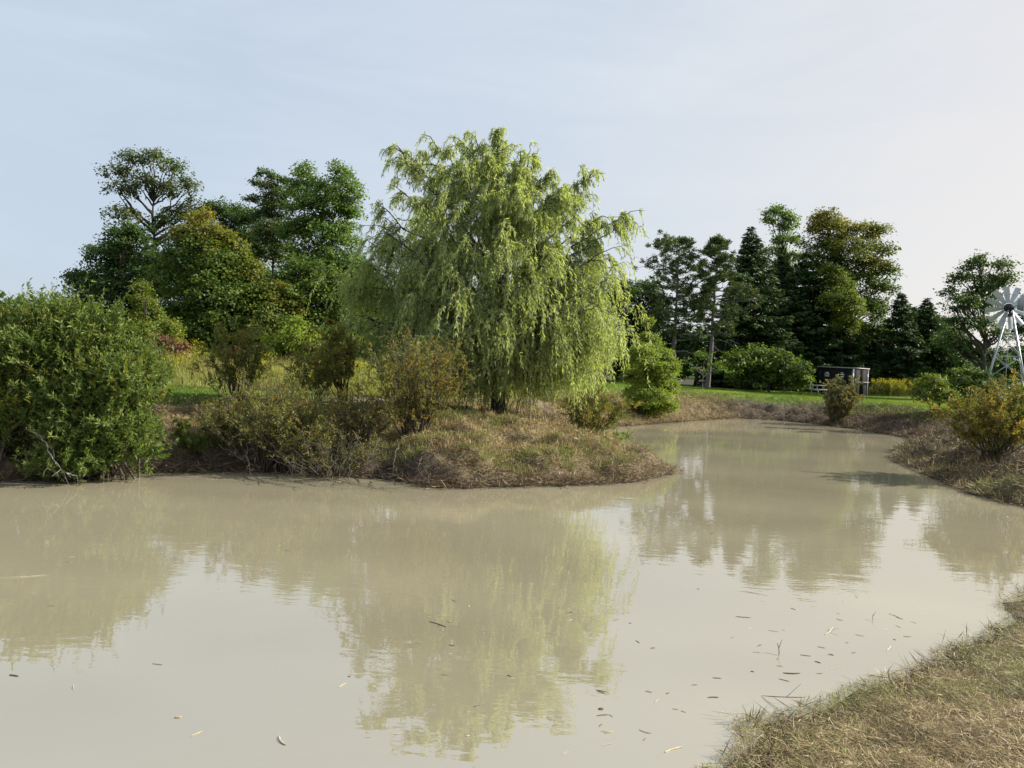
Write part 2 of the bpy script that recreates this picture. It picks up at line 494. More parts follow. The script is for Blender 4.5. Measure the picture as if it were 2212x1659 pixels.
g = mesh('ground', np.stack([X, Y, Z], -1).reshape(-1, 3), Fq, gm, None,
         {k: ('POINT', v.ravel()) for k, v in dict(lawn=lawn, wild=wild, woods=woods, wet=wet, track=np.maximum(np.maximum(track, darkr * 0.75), mud_shade_band * .9)).items()}, smooth=True)
tag(g, 'brown cut bank around the pond rising to green lawn', 'ground', kind='structure')

# water: opaque silt-laden pond
wm, nd, lk = newmat('muddy_water')
tcn = nd.new('ShaderNodeTexCoord')
mpn = nd.new('ShaderNodeMapping'); mpn.inputs['Scale'].default_value = (1, 2.1, 1); mpn.inputs['Rotation'].default_value = (0, 0, rad(8))
lk(tcn.outputs['Object'], mpn.inputs['Vector'])
def wnoise(scale, det, rough, dist=0.0):
    n = nd.new('ShaderNodeTexNoise'); n.inputs['Scale'].default_value = scale; n.inputs['Detail'].default_value = det
    n.inputs['Roughness'].default_value = rough; n.inputs['Distortion'].default_value = dist
    lk(mpn.outputs[0], n.inputs['Vector'])
    return n.outputs['Fac']
def math_(op, a, b):
    m = nd.new('ShaderNodeMath'); m.operation = op
    for i, q in enumerate((a, b)):
        if isinstance(q, (int, float)): m.inputs[i].default_value = q
        else: lk(q, m.inputs[i])
    return m.outputs[0]
h1, h2, patch = wnoise(1.3, 3, 0.5, 0.4), wnoise(6.0, 2, 0.5, 0.3), wnoise(0.16, 2, 0.5)
pr = ramp(nd, [(0.22, 0.22, 0.22), (1, 1, 1)], [0.42, 0.62]); lk(patch, pr.inputs['Fac'])
hh = math_('ADD', math_('MULTIPLY', h1, 0.75), math_('MULTIPLY', math_('MULTIPLY', h2, 0.34), pr.outputs['Color']))
bp = nd.new('ShaderNodeBump'); bp.inputs['Strength'].default_value = 1.0; bp.inputs['Distance'].default_value = 0.003
lk(hh, bp.inputs['Height'])
r = ramp(nd, [(0.198, 0.174, 0.115), (0.24, 0.212, 0.142)], [0.35, 0.65]); lk(patch, r.inputs['Fac'])
p = nd.new('ShaderNodeBsdfPrincipled')
lk(r.outputs['Color'], p.inputs['Base Color'])
p.inputs['Roughness'].default_value = 0.0
p.inputs['IOR'].default_value = 3.4
lk(bp.outputs[0], p.inputs['Normal'])
o = nd.new('ShaderNodeOutputMaterial'); lk(p.outputs[0], o.inputs['Surface'])
wt = mesh('pond_water', [(-45, 1.5, 0), (45, 1.5, 0), (45, 48, 0), (-45, 48, 0)], [[0, 1, 2, 3]], wm)
tag(wt, 'muddy tan pond reflecting trees and pale sky', 'water', kind='structure')

# ------------------------------------------------------------------ broadleaf trees
def blob(dx, dy, rx, ry, Y, off=0.0, aut=0.0):
    c = at(dx, dy, Y + off)
    s = (Y + off) / F0
    return (c, np.array((rx * s, 0.5 * (rx + ry) * s * 1.05, ry * s)), aut)

def broadleaf(name, label, cat, base, blobs, mat, leaf=0.2, dens=1.0, clump=0.5, bark=BARK, tr=0.16, fork=0.35, shell=0.45,
              gap=0.0, limbr=0.5, group=None, parts=('trunk', 'crown'), aut_noise=0.0, stems=1):
    leaf *= 0.86
    t = thing(name, label, cat, base, group)
    G = Geo()
    base = np.asarray(base, float)
    cs = np.array([b[0] for b in blobs]); rs = np.array([b[1] for b in blobs]); au = np.array([b[2] for b in blobs])
    top = cs[cs[:, 2].argmax()]
    wgt = rs.prod(1)
    mean = (cs * wgt[:, None]).sum(0) / wgt.sum()
    H = top[2] - base[2]
    # trunk (or several stems)
    n = 14
    tt = np.linspace(0, 1, n)
    for k in range(stems):
        off = np.array((rng.normal(), rng.normal(), 0)) * (0.35 if stems > 1 else 0)
        tip = top * 0.75 + mean * 0.25 + off * 2
        tp = bez(base + off * 0.3, base + (0, 0, H * 0.55) + off * 0.2, tip, n, 0.006)[0]
        tp[0] = base + off * 0.3
        rr = tr * (1 - 0.93 * tt ** 0.8) + 0.004
        rr[0] *= 1.35
        G.tubes(tp, rr, 8)
    # limbs to every blob, three per blob
    m = 3
    ends = np.repeat(cs, m, 0) + rng.normal(size=(len(cs) * m, 3)) * np.repeat(rs, m, 0) * 0.33
    hz_ = np.linalg.norm((ends - base)[:, :2], axis=1)
    zs = np.clip((ends[:, 2] - base[2] - hz_ * (0.75 + 0.4 * rng.random(len(ends)))) / H, fork * (0.6 + 0.4 * rng.random(len(ends))), 0.8)
    f = zs * (n - 1); i = np.clip(f.astype(int), 0, n - 2); f = (f - i)[:, None]
    st = tp[i] * (1 - f) + tp[i + 1] * f
    ctrl = st * 0.45 + ends * 0.55
    ctrl[:, 2] = st[:, 2] + (ends[:, 2] - st[:, 2]) * 0.38
    LP = bez(st, ctrl, ends, 9, 0.02)
    lr = tr * limbr * (1 - zs * 0.75)[:, None] * (1 - 0.85 * np.linspace(0, 1, 9))[None] + 0.006
    G.tubes(LP, lr, 5)
    # clumps on the shell of each blob
    CP, CA, OUT = [], [], []
    for b in range(len(cs)):
        area = 4 * math.pi * (rs[b][0] * rs[b][2] + rs[b][0] * rs[b][1] + rs[b][1] * rs[b][2]) / 3
        k = max(8, int(area / (clump ** 2) * 0.9 * (1 - gap)))
        d = rdir(k)
        d[:, 2] = np.where(d[:, 2] < -0.5, -d[:, 2] * 0.5, d[:, 2])
        r = ((shell + (1.04 - shell) * rng.random(k) ** 0.6) * np.where(rng.random(k) < .16, rng.uniform(1.05, 1.32, k), 1))[:, None]
        CP.append(cs[b] + d * rs[b] * r)
        CA.append(np.full(k, au[b]))
        OUT.append(d)
    CP, CA, OUT = np.concatenate(CP), np.concatenate(CA), np.concatenate(OUT)
    keep = CP[:, 2] > base[2] + 0.15
    CP, CA, OUT = CP[keep], CA[keep], OUT[keep]
    # twigs: nearest limb point -> clump
    lpts = LP[:, 3:].reshape(-1, 3)
    near = np.empty(len(CP), int)
    for i0 in range(0, len(CP), 500):
        near[i0:i0 + 500] = ((CP[i0:i0 + 500, None] - lpts) ** 2).sum(-1).argmin(1)
    tw = bez(lpts[near], (lpts[near] + CP) / 2 + (0, 0, -0.05), CP, 5, 0.04)
    G.tubes(tw, np.linspace(0.022, 0.006, 5)[None] * np.ones((len(CP), 1)) * (tr / 0.16) ** 0.5, 3)
    G.build(parts[0], bark, t, smooth=True)
    # leaves
    per = rng.poisson(max(4, 26 * dens * (clump / 0.5) ** 2 * (0.2 / leaf) ** 2 * 1.2), len(CP))
    ci = np.repeat(np.arange(len(CP)), per)
    sz = (0.6 + 0.8 * rng.random(len(CP)))[ci][:, None]
    g3 = np.clip(rng.normal(size=(len(ci), 3)), -1.7, 1.7) * np.array((1, 1, 0.55)) * clump * 0.5 * sz
    P = CP[ci] + g3
    N = unit(OUT[ci] * 0.55 + np.array((0, 0, 0.6)) + rng.normal(size=P.shape) * 0.55)
    D = rng.normal(size=P.shape) + OUT[ci] * 0.6 + np.array((0, 0, -0.35))
    D = D - (D * N).sum(1, keepdims=True) * N
    ct = rng.random(len(CP))
    tint = np.clip(ct[ci] * 0.6 + 0.2 + rng.normal(size=len(ci)) * 0.22, 0, 1)
    aut = np.clip(CA[ci] + (rng.random(len(CP))[ci] - 0.5) * 0.7 * (CA[ci] > 0) + rng.normal(size=len(ci)) * 0.12 * (CA[ci] > 0), 0, 1)
    if aut_noise:
        aut = np.maximum(aut, (rng.random(len(CP)) ** 4)[ci] * aut_noise)
    sl = leaf * (0.6 + 0.7 * rng.random(len(ci)))
    leaves(parts[1], mat, t, P, D, N, sl, sl * 0.72, tint, aut)
    return t

def tree(name, label, px, Y, blobs, mat, **k):
    base = ground_pt(*px, Y)
    bl = [blob(b[0], b[1], b[2], b[3], Y, b[4] if len(b) > 4 else rng.normal() * 0.8, b[5] if len(b) > 5 else 0) for b in blobs]
    return broadleaf(name, label, k.pop('cat', 'tree'), base, bl, mat, **k)

GL = 'trees in the wood behind the meadow'
GR = 'trees behind the far lawn'
tree('ash_tree', 'tall open-crowned tree with dark forking limbs showing against the sky', (325, 745), 58,
     [(250, 372, 32, 22), (292, 350, 34, 24), (335, 340, 32, 22), (375, 365, 30, 26), (405, 408, 24, 30), (262, 415, 34, 26), (415, 460, 20, 34),
      (310, 395, 36, 26), (360, 415, 34, 30), (268, 470, 34, 30), (385, 470, 34, 34), (350, 480, 30, 26), (290, 520, 44, 34), (390, 530, 36, 36)],
     LM['open'], leaf=0.21, dens=0.62, clump=0.55, tr=0.24, fork=0.42, gap=0.3, limbr=0.75, group=GL, aut_noise=0.7, shell=0.3)
tree('dark_tree', 'dark broad tree at the left end of the wood below the open-crowned tree', (230, 750), 54,
     [(275, 520, 45, 40), (235, 560, 50, 45), (290, 590, 60, 55), (205, 620, 50, 50), (180, 605, 28, 24), (260, 660, 75, 60), (340, 600, 60, 60), (180, 680, 45, 50), (330, 690, 60, 50), (200, 735, 60, 34), (275, 735, 60, 34)],
     LM['dark'], leaf=0.22, dens=0.95, group=GL, tr=0.2, clump=0.6)
tree('maple_tree', 'broad maple with golden yellow top in front of the wood', (450, 765), 47,
     [(428, 478, 26, 26, 0.5, .85), (415, 512, 40, 30, 0, .55), (462, 515, 40, 34, 0, .5), (495, 545, 36, 32, 0, .4), (410, 560, 65, 50, 0, 0), (470, 570, 65, 50, -.5, .05),
      (525, 590, 38, 40, 0, .3), (385, 620, 65, 55), (460, 640, 85, 60, -1), (540, 645, 60, 45, 0, .15), (600, 645, 46, 34, 0, .3), (575, 680, 60, 44, -.5, .2),
      (400, 690, 60, 55), (480, 710, 85, 50, -1), (560, 720, 60, 40, -1, .1), (400, 742, 60, 26), (475, 748, 80, 28), (565, 750, 60, 26), (625, 672, 25, 22, 0, .35)],
     LM['maple'], leaf=0.2, dens=0.9, group=GL, tr=0.22, clump=0.55, aut_noise=0.12)
tree('young_tree', 'small pointed yellow green tree before the dark left tree', (318, 760), 36,
     [(308, 628, 13, 20), (311, 655, 22, 22), (318, 685, 34, 26), (330, 710, 44, 26), (362, 715, 30, 24), (345, 735, 46, 24), (300, 720, 30, 26)],
     LM['yellow'], leaf=0.13, dens=1.0, clump=0.34, group=GL, tr=0.08, aut_noise=0.1)
tree('dark_tree', 'dark green trees crown filling the dip behind the golden topped maple', (510, 750), 66,
     [(470, 460, 40, 26), (510, 465, 34, 26), (545, 480, 34, 30), (500, 520, 60, 45), (560, 540, 45, 50), (520, 600, 70, 60), (560, 650, 70, 60), (470, 560, 60, 60)],
     LM['dark'], leaf=0.24, dens=0.9, group=GL, tr=0.2, clump=0.65)
tree('oak_tree', 'narrow tree with layered branches poking up left of the poplar', (590, 745), 62,
     [(575, 376, 18, 9), (600, 388, 24, 9), (560, 398, 18, 7), (585, 405, 28, 10), (605, 420, 30, 12), (565, 432, 34, 9), (600, 446, 36, 14), (580, 468, 40, 16), (600, 500, 46, 26), (590, 545, 50, 36)],
     LM['open'], leaf=0.2, dens=1.0, group=GL, tr=0.17, clump=0.42, aut_noise=0.4)
tree('poplar_tree', 'light green double-topped poplar left of the big willow', (700, 745), 57,
     [(655, 380, 26, 26), (640, 410, 22, 30), (738, 378, 28, 26), (755, 415, 24, 36), (690, 410, 36, 30), (720, 440, 44, 34), (660, 450, 42, 40), (750, 470, 28, 40), (690, 500, 60, 44),
      (735, 530, 44, 44), (640, 510, 36, 44), (690, 570, 66, 50), (745, 590, 40, 50)],
     LM['poplar'], leaf=0.2, dens=0.85, group=GL, tr=0.2, clump=0.55, gap=0.15)
tree('round_tree', 'rounded mid green tree below the poplar', (670, 755), 49,
     [(640, 590, 44, 34), (690, 600, 50, 36), (615, 620, 36, 34), (670, 640, 70, 45), (730, 630, 36, 40), (640, 690, 60, 44), (710, 690, 60, 46), (660, 735, 90, 34), (730, 735, 50, 34)],
     LM['maple'], leaf=0.2, dens=0.95, group=GL, tr=0.18, clump=0.55, aut_noise=0.15)
tree('dark_tree', 'dark tree half hidden by the left edge of the big willow', (790, 750), 60,
     [(770, 600, 40, 50), (800, 640, 50, 60), (760, 670, 50, 50), (820, 700, 60, 50), (870, 690, 50, 50), (930, 700, 60, 45), (770, 720, 60, 40)],
     LM['dark'], leaf=0.22, dens=0.95, group=GL, tr=0.18, clump=0.6)
tree('green_shrub', 'fresh green bush under the left side of the big willow', (830, 775), 34,
     [(770, 715, 36, 28), (810, 705, 40, 30), (860, 715, 44, 34), (840, 745, 60, 34), (900, 740, 46, 34), (780, 750, 44, 24)],
     LM['sumac'], cat='shrub', leaf=0.15, dens=1.0, clump=0.35, tr=0.05, parts=('stem', 'foliage'), stems=4)
tree('vine_shrub', 'pale green vine covered bush at the foot of the maple', (625, 775), 31,
     [(640, 700, 16, 22), (630, 735, 30, 30), (600, 745, 30, 24), (660, 745, 30, 22), (620, 765, 46, 18)],
     LM['bright'], cat='shrub', leaf=0.13, dens=1.0, clump=0.3, tr=0.04, parts=('stem', 'foliage'), stems=3)
tree('red_shrub', 'reddish brown bush behind the large left willow shrub', (372, 785), 28,
     [(352, 742, 20, 18), (378, 755, 22, 20), (365, 775, 32, 18)], LM['red'], cat='shrub', leaf=0.1, dens=0.8, clump=0.26, tr=0.03, parts=('stem', 'foliage'), stems=4)
tree('red_shrub', 'small dark red leaved bush among the meadow weeds', (510, 800), 29,
     [(505, 765, 18, 14), (520, 775, 22, 14)], LM['red'], cat='shrub', leaf=0.1, dens=0.8, clump=0.24, tr=0.03, parts=('stem', 'foliage'), stems=3)
for i, (lab, px, Yd, bb) in enumerate([
        ('low leafy green bush left of the red leaved meadow bush', (470, 800), 30, [(440, 775, 24, 14), (465, 778, 30, 16)]),
        ('low yellow green bush beside the vine covered bush', (570, 800), 29.5, [(560, 765, 26, 18), (585, 775, 30, 18)]),
        ('low weedy bush right of the vine covered bush', (700, 800), 30, [(690, 760, 30, 22), (725, 765, 34, 24), (750, 740, 24, 24)])]):
    tree('weedy_bush', lab, px, Yd, bb, LM[['sumac', 'yellow', 'olive'][i]], cat='shrub', leaf=0.12, dens=0.9, clump=0.28, tr=0.03, parts=('stem', 'foliage'), stems=3, group='bushes in the meadow')

# distant woods beyond everything, one mass
def distant_woods():
    n = 70000
    x, y = rng.uniform(-190, 230, n), rng.uniform(100, 135, n)
    top = 5.5 + 3.5 * fbm(x / 9, y * 0 + 3, 61, 4)
    z = 0.6 + rng.random(n) ** 0.7 * np.maximum(top, 1.5)
    P = np.stack([x, y, z], 1)
    sl = rng.uniform(.5, 1.1, n)
    o = leaves('distant_woods', LM['dark'], None, P, rdir(n), unit(rdir(n) + (0, -.3, .5)), sl, sl * .7)
    tag(o, 'far-off dark wood along the horizon', 'wood', kind='stuff')
distant_woods()

# right background
tree('dark_tree', 'dark green tree right behind the lower right of the big willow', (1370, 825), 66,
     [(1335, 660, 26, 26), (1375, 640, 30, 26), (1350, 632, 34, 26), (1398, 622, 24, 20), (1345, 700, 44, 44), (1400, 690, 44, 44), (1420, 650, 30, 26), (1360, 760, 60, 44), (1430, 750, 50, 44), (1320, 780, 50, 44), (1370, 810, 60, 30), (1440, 808, 40, 28)],
     LM['dark'], leaf=0.24, dens=0.95, group=GR, tr=0.18, clump=0.6, aut_noise=0.1)
tree('tall_tree', 'thin tall tree rising behind the spruces with a separate airy top', (1700, 838), 72,
     [(1678, 462, 28, 15), (1664, 478, 16, 12), (1708, 478, 18, 18), (1688, 496, 20, 12), (1700, 520, 26, 16), (1680, 545, 26, 16), (1712, 556, 24, 18), (1690, 590, 34, 30)],
     LM['poplar'], leaf=0.22, dens=0.8, group=GR, tr=0.18, clump=0.5)
tree('maple_tree', 'big maple turning orange at its top behind the spruces', (1840, 838), 69,
     [(1778, 468, 24, 15, 0, .6), (1765, 500, 26, 24, 0, .7), (1800, 492, 40, 28, 0, .75), (1850, 505, 40, 26, 0, .6), (1893, 500, 22, 22, 0, .3), (1900, 540, 26, 22, 0, .25), (1775, 545, 40, 40, 0, .05),
      (1830, 545, 56, 38, -1, .3), (1880, 575, 36, 28, 0, .4), (1800, 590, 50, 36), (1850, 610, 46, 34, 0, .15), (1915, 592, 24, 26), (1905, 630, 28, 24), (1885, 670, 36, 30), (1890, 720, 30, 40), (1840, 670, 50, 40)],
     LM['maple'], leaf=0.22, dens=0.85, group=GR, tr=0.24, clump=0.58, aut_noise=0.08, gap=0.12)
tree('yellow_tree', 'yellow green tree between the dark spruces in front of the orange maple', (1815, 838), 66,
     [(1795, 590, 24, 20), (1812, 620, 34, 28), (1800, 655, 30, 30), (1832, 660, 32, 36), (1825, 700, 26, 34), (1812, 735, 24, 22)],
     LM['yellow'], leaf=0.19, dens=0.85, group=GR, tr=0.13, clump=0.45)
tree('tall_tree', 'tall dark branched tree with two tops behind the windmill', (2125, 835), 56,
     [(2105, 572, 26, 18), (2118, 560, 16, 12), (2165, 575, 24, 18), (2178, 602, 18, 18), (2090, 602, 34, 24), (2150, 610, 30, 28), (2125, 630, 34, 24), (2058, 632, 22, 10), (2080, 650, 34, 18), (2120, 665, 36, 26),
      (2062, 672, 22, 9), (2075, 700, 34, 26), (2128, 700, 26, 20), (2150, 725, 26, 24), (2060, 745, 44, 30), (2110, 770, 50, 26), (2150, 780, 30, 22)],
     LM['open'], leaf=0.2, dens=0.72, group=GR, tr=0.25, clump=0.5, gap=0.15, limbr=0.65, shell=0.3)
tree('dark_tree', 'dark leafy tree to the right of the windmill tower', (2230, 850), 60,
     [(2205, 725, 26, 24), (2230, 700, 26, 30), (2190, 770, 34, 26), (2225, 790, 50, 40), (2180, 810, 44, 30), (2250, 650, 34, 40)],
     LM['dark'], leaf=0.22, dens=0.8, group=GR, tr=0.2, clump=0.55, gap=0.1)
tree('dark_tree', 'low dark tree between the right hand spruces and the two-topped tree', (2045, 830), 68,
     [(2030, 705, 24, 24), (2050, 720, 26, 34), (2040, 760, 44, 36), (2060, 800, 44, 30)], LM['dark'], leaf=0.24, dens=0.95, group=GR, tr=0.14, clump=0.6)
tree('sumac_shrub', 'large rounded dark green shrub on the far lawn left of the dumpster', (1660, 846), 57,
     [(1590, 790, 30, 32), (1625, 780, 44, 34), (1670, 785, 46, 34), (1712, 805, 34, 32), (1640, 815, 60, 32), (1690, 825, 50, 26), (1735, 828, 14, 18)],
     LM['sumac'], cat='shrub', leaf=0.24, dens=0.9, clump=0.42, tr=0.06, parts=('stem', 'foliage'), stems=5)
tree('dark_shrub', 'dark undergrowth shrub between the two pines', (1500, 838), 64,
     [(1465, 795, 34, 40), (1510, 790, 40, 44), (1550, 805, 40, 34), (1590, 785, 44, 40), (1480, 740, 34, 34), (1570, 740, 40, 34)], LM['dark'], cat='shrub', leaf=0.24, dens=0.9, clump=0.5, tr=0.06, parts=('stem', 'foliage'), stems=4)
tree('sapling', 'slender sapling with curved bare stem on the far lawn before the pines', (1517, 838), 52,
     [(1488, 782, 18, 8), (1520, 770, 24, 10), (1548, 788, 20, 10), (1508, 800, 18, 7), (1562, 798, 10, 7)],
     LM['sumac'], leaf=0.2, dens=0.45, clump=0.3, tr=0.035, gap=0.3, fork=0.6, bark=BARK_G)
tree('round_shrub', 'rounded yellow green bush on the right lawn beside the windmill', (2020, 890), 34,
     [(2010, 830, 30, 20), (1998, 852, 24, 24), (2030, 855, 34, 24)], LM['yellow'], cat='shrub', leaf=0.11, dens=1.0, clump=0.26, tr=0.04, parts=('stem', 'foliage'), stems=4)
tree('round_shrub', 'taller green bush just left of the windmill legs', (2085, 890), 36,
     [(2075, 815, 26, 18), (2110, 815, 26, 20), (2090, 840, 44, 28), (2065, 860, 30, 20), (2125, 850, 24, 24)], LM['sumac'], cat='shrub', leaf=0.13, dens=1.0, clump=0.28, tr=0.04, parts=('stem', 'foliage'), stems=4)
tree('leafy_bush', 'fresh light green bush on the bank right of the big willow', (1400, 893), 34,
     [(1402, 736, 22, 18), (1388, 773, 33, 28), (1422, 768, 26, 26), (1375, 818, 28, 30), (1415, 813, 39, 34), (1440, 843, 24, 26), (1400, 858, 48, 26), (1370, 858, 22, 24), (1435, 878, 24, 18), (1400, 883, 44, 16), (1450, 798, 17, 26), (1405, 698, 11, 14)],
     LM['bright'], cat='shrub', leaf=0.1, dens=1.5, clump=0.25, tr=0.03, shell=0.2, parts=('stem', 'foliage'), stems=3)

# ------------------------------------------------------------------ conifers
def spruce(label, px, top, hw, Y, group=GR, thick=1.0, name='spruce_tree', mat='spruce'):
    base = ground_pt(*px, Y)
    tp = at(*top, Y)
    R = hw * 1.32 * Y / F0
    t = thing(name, label, 'tree', base, group)
    H = tp[2] - base[2]
    G = Geo()
    G.tubes(np.linspace(base, tp, 8), np.linspace(0.17, 0.015, 8), 7)
    nb = int(H / 0.3) * 8
    s = np.sort(rng.random(nb)) ** 0.85                        # 0 at the ground .. 1 at the tip
    az = np.arange(nb) * 2.39996 + rng.normal(size=nb) * 0.25
    prof = np.clip((1 - s) ** 0.82, 0.02, 1) * R * (0.72 + 0.4 * rng.random(nb))
    st = base + (tp - base) * (0.03 + 0.96 * s)[:, None]
    out = np.stack([np.cos(az), np.sin(az), np.zeros(nb)], 1)
    mid = st + out * prof[:, None] * 0.55 + np.array((0, 0, 1.0)) * (prof * (0.15 * s - 0.22))[:, None]
    end = st + out * prof[:, None] + np.array((0, 0, 1.0)) * (prof * (0.45 * s - 0.26))[:, None]
    BP = bez(st, mid, end, 6)
    G.tubes(BP, np.linspace(0.03, 0.006, 6)[None] * np.ones((nb, 1)), 3)
    G.build('trunk', BARK, t, smooth=True)
    per = np.maximum(8, (prof * 42 * thick)).astype(int)
    bi = np.repeat(np.arange(nb), per)
    u = rng.random(len(bi)) ** 0.75 * 1.02
    P = ((1 - u) ** 2)[:, None] * st[bi] + (2 * u * (1 - u))[:, None] * mid[bi] + (u * u)[:, None] * end[bi]
    side = np.stack([-out[bi, 1], out[bi, 0], np.zeros(len(bi))], 1)
    wsp = (0.36 * (1 - 0.75 * u) * np.minimum(prof[bi], 1.6) * 0.55)[:, None]
    P = P + side * rng.normal(size=(len(bi), 1)) * wsp + rng.normal(size=P.shape) * np.array((0.03, 0.03, 0.05))
    D = out[bi] * 0.9 + side * rng.normal(size=(len(bi), 1)) * 0.6 + np.array((0, 0, -0.35)) + rng.normal(size=P.shape) * 0.25
    N = unit(np.array((0, 0, 0.8)) + out[bi] * 0.3 + rng.normal(size=P.shape) * 0.5)
    ln = 0.24 + 0.2 * rng.random(len(bi))
    bt = rng.random(nb)
    leaves('crown', LM[mat], t, P, D, N, ln, ln * 0.34, np.clip(bt[bi] * 0.5 + 0.25 * u + rng.normal(size=len(bi)) * 0.15, 0, 1))
    return t
spruce('tallest dark spruce just right of the pines', (1632, 842), (1622, 488), 92, 64)
spruce('dark spruce below the thin airy-topped tree', (1690, 842), (1688, 548), 95, 67)
spruce('broad blue-green spruce in the middle of the far spruces', (1762, 842), (1742, 545), 112, 68, thick=1.1)
spruce('short spruce directly behind the black dumpster', (1868, 838), (1862, 690), 80, 73)
spruce('pointed spruce right of the orange maple', (1948, 836), (1948, 632), 62, 66)
spruce('second pointed spruce from the right beside the two-topped tree', (2005, 836), (2003, 642), 55, 68)
spruce('small spruce left of the two-topped tree', (1985, 836), (1975, 662), 50, 72)
spruce('dark spruce at the back filling the gap behind the orange maple', (1905, 836), (1915, 700), 70, 71)

spruce('dark spruce half hidden between the leaning pine and the tallest spruce', (1590, 842), (1588, 600), 70, 68)
spruce('dark spruce in the gap between the broad spruce and the short spruce', (1815, 840), (1810, 640), 75, 67)

def pine(label, px, top, Y, spans, dead, lean=0.0):
    """spans: (height px, left reach px, right reach px) profile from the top down"""
    base, tp = ground_pt(*px, Y), at(*top, Y)
    s = Y / F0
    t = thing('pine_tree', label, 'tree', base, GR)
    G = Geo()
    TP = bez(base, (base + tp) / 2 + (lean, 0, 0), tp, 16, 0.003)[0]
    G.tubes(TP, np.linspace(0.2, 0.02, 16), 8)
    H = tp[2] - base[2]
    tz = np.array([at(px[0], q[0], Y)[2] for q in spans]); le = np.array([q[1] * s for q in spans]); ri = np.array([q[2] * s for q in spans])
    nb = 60
    z = np.linspace(tz.min(), tz.max() - 0.15, nb) + rng.normal(size=nb) * 0.15
    az = np.arange(nb) * 2.39996 + rng.normal(size=nb) * 0.3
    o_ = tz.argsort()
    lr, rr = np.interp(z, tz[o_], le[o_]), np.interp(z, tz[o_], ri[o_])
    cx = np.cos(az)
    reach = np.where(cx < 0, lr, rr) * (0.6 + 0.5 * rng.random(nb))
    fz = np.clip((z - base[2]) / H, 0, 1)
    st = np.stack([np.interp(fz, np.linspace(0, 1, 16), TP[:, k]) for k in range(3)], 1)
    out = np.stack([cx, np.sin(az), np.zeros(nb)], 1)
    rise = reach * (0.15 + 0.35 * rng.random(nb)) * np.clip(fz * 1.6 - 0.5, -0.1, 1)
    end = st + out * reach[:, None] + np.array((0, 0, 1.0)) * rise[:, None]
    mid = st + out * reach[:, None] * 0.55 + np.array((0, 0, 1.0)) * (rise * 0.15)[:, None]
    BP = bez(st, mid, end, 8, 0.03)
    G.tubes(BP, np.linspace(0.055, 0.012, 8)[None] * np.ones((nb, 1)), 4)
    # side twigs carrying needle tufts
    k = 7
    u = 0.35 + 0.65 * rng.random((nb, k))
    ui = np.clip((u * 7).astype(int), 0, 6)
    sp = BP[np.arange(nb)[:, None], ui].reshape(-1, 3)
    oo = np.repeat(out, k, 0)
    ep = sp + (oo * 0.5 + rng.normal(size=sp.shape) * 0.55 + (0, 0, 0.35)) * (np.repeat(reach, k) * 0.2 + 0.18)[:, None]
    G.tubes(bez(sp, (sp + ep) / 2, ep, 4), np.linspace(0.02, 0.008, 4)[None] * np.ones((nb * k, 1)), 3)
    for dx, dy, L_, dr in dead:                                  # bare lower branches
        a = at(dx, dy, Y)
        dv = np.array((dr, -0.5, -0.12 + 0.1 * rng.random()))
        e = a + unit(dv) * L_
        bb = bez(a, (a + e) / 2 + (0, 0, 0.2), e, 8, 0.03)
        G.tubes(bb, np.linspace(0.045, 0.008, 8)[None], 4)
        for q in range(5):
            a2 = bb[0, 3 + q % 5]; e2 = a2 + rng.normal(size=3) * 0.4 + (0, 0, -0.1)
            G.tubes(bez(a2, (a2 + e2) / 2, e2, 4, 0.05), np.linspace(0.015, 0.005, 4)[None], 3)
    G.build('trunk', BARK_G, t, smooth=True)
    C = np.concatenate([ep, end, TP[-3:]])
    keep = rng.random(len(C)) > 0.2
    C = C[keep]
    m = 44
    ci = np.repeat(np.arange(len(C)), m)
    d = rdir(len(ci)); d[:, 2] = np.abs(d[:, 2]) * 0.9 - 0.15
    d = unit(d)
    P = C[ci] + rng.normal(size=(len(ci), 3)) * 0.07
    ln = 0.2 + 0.12 * rng.random(len(ci))
    leaves('crown', LM['pine'], t, P, d, rdir(len(ci)), ln, 0.06, np.clip(rng.random(len(C))[ci] * 0.6 + 0.2 + rng.normal(size=len(ci)) * .15, 0, 1),
           np.clip((rng.random(len(C)) ** 9)[ci], 0, .6))
    return t
pine('tall pine with a bare grey trunk, left of the pair on the far lawn', (1453, 835), (1468, 522), 60,
     [(520, 8, 10), (545, 55, 40), (575, 85, 60), (620, 80, 75), (660, 70, 70), (700, 60, 55), (725, 55, 40)],
     [(1456, 745, 2.2, -0.6), (1455, 760, 1.8, 1), (1455, 790, 1.6, -1), (1456, 735, 3.0, 1)])
pine('slimmer pine with a leaning trunk, right of the pair on the far lawn', (1528, 838), (1551, 520), 58.5,
     [(518, 6, 8), (550, 30, 24), (590, 60, 40), (630, 40, 80), (670, 50, 95), (705, 60, 70), (720, 30, 60)],
     [(1538, 735, 2.0, 1), (1540, 725, 3.2, -1), (1535, 760, 1.4, 1)], lean=0.1)

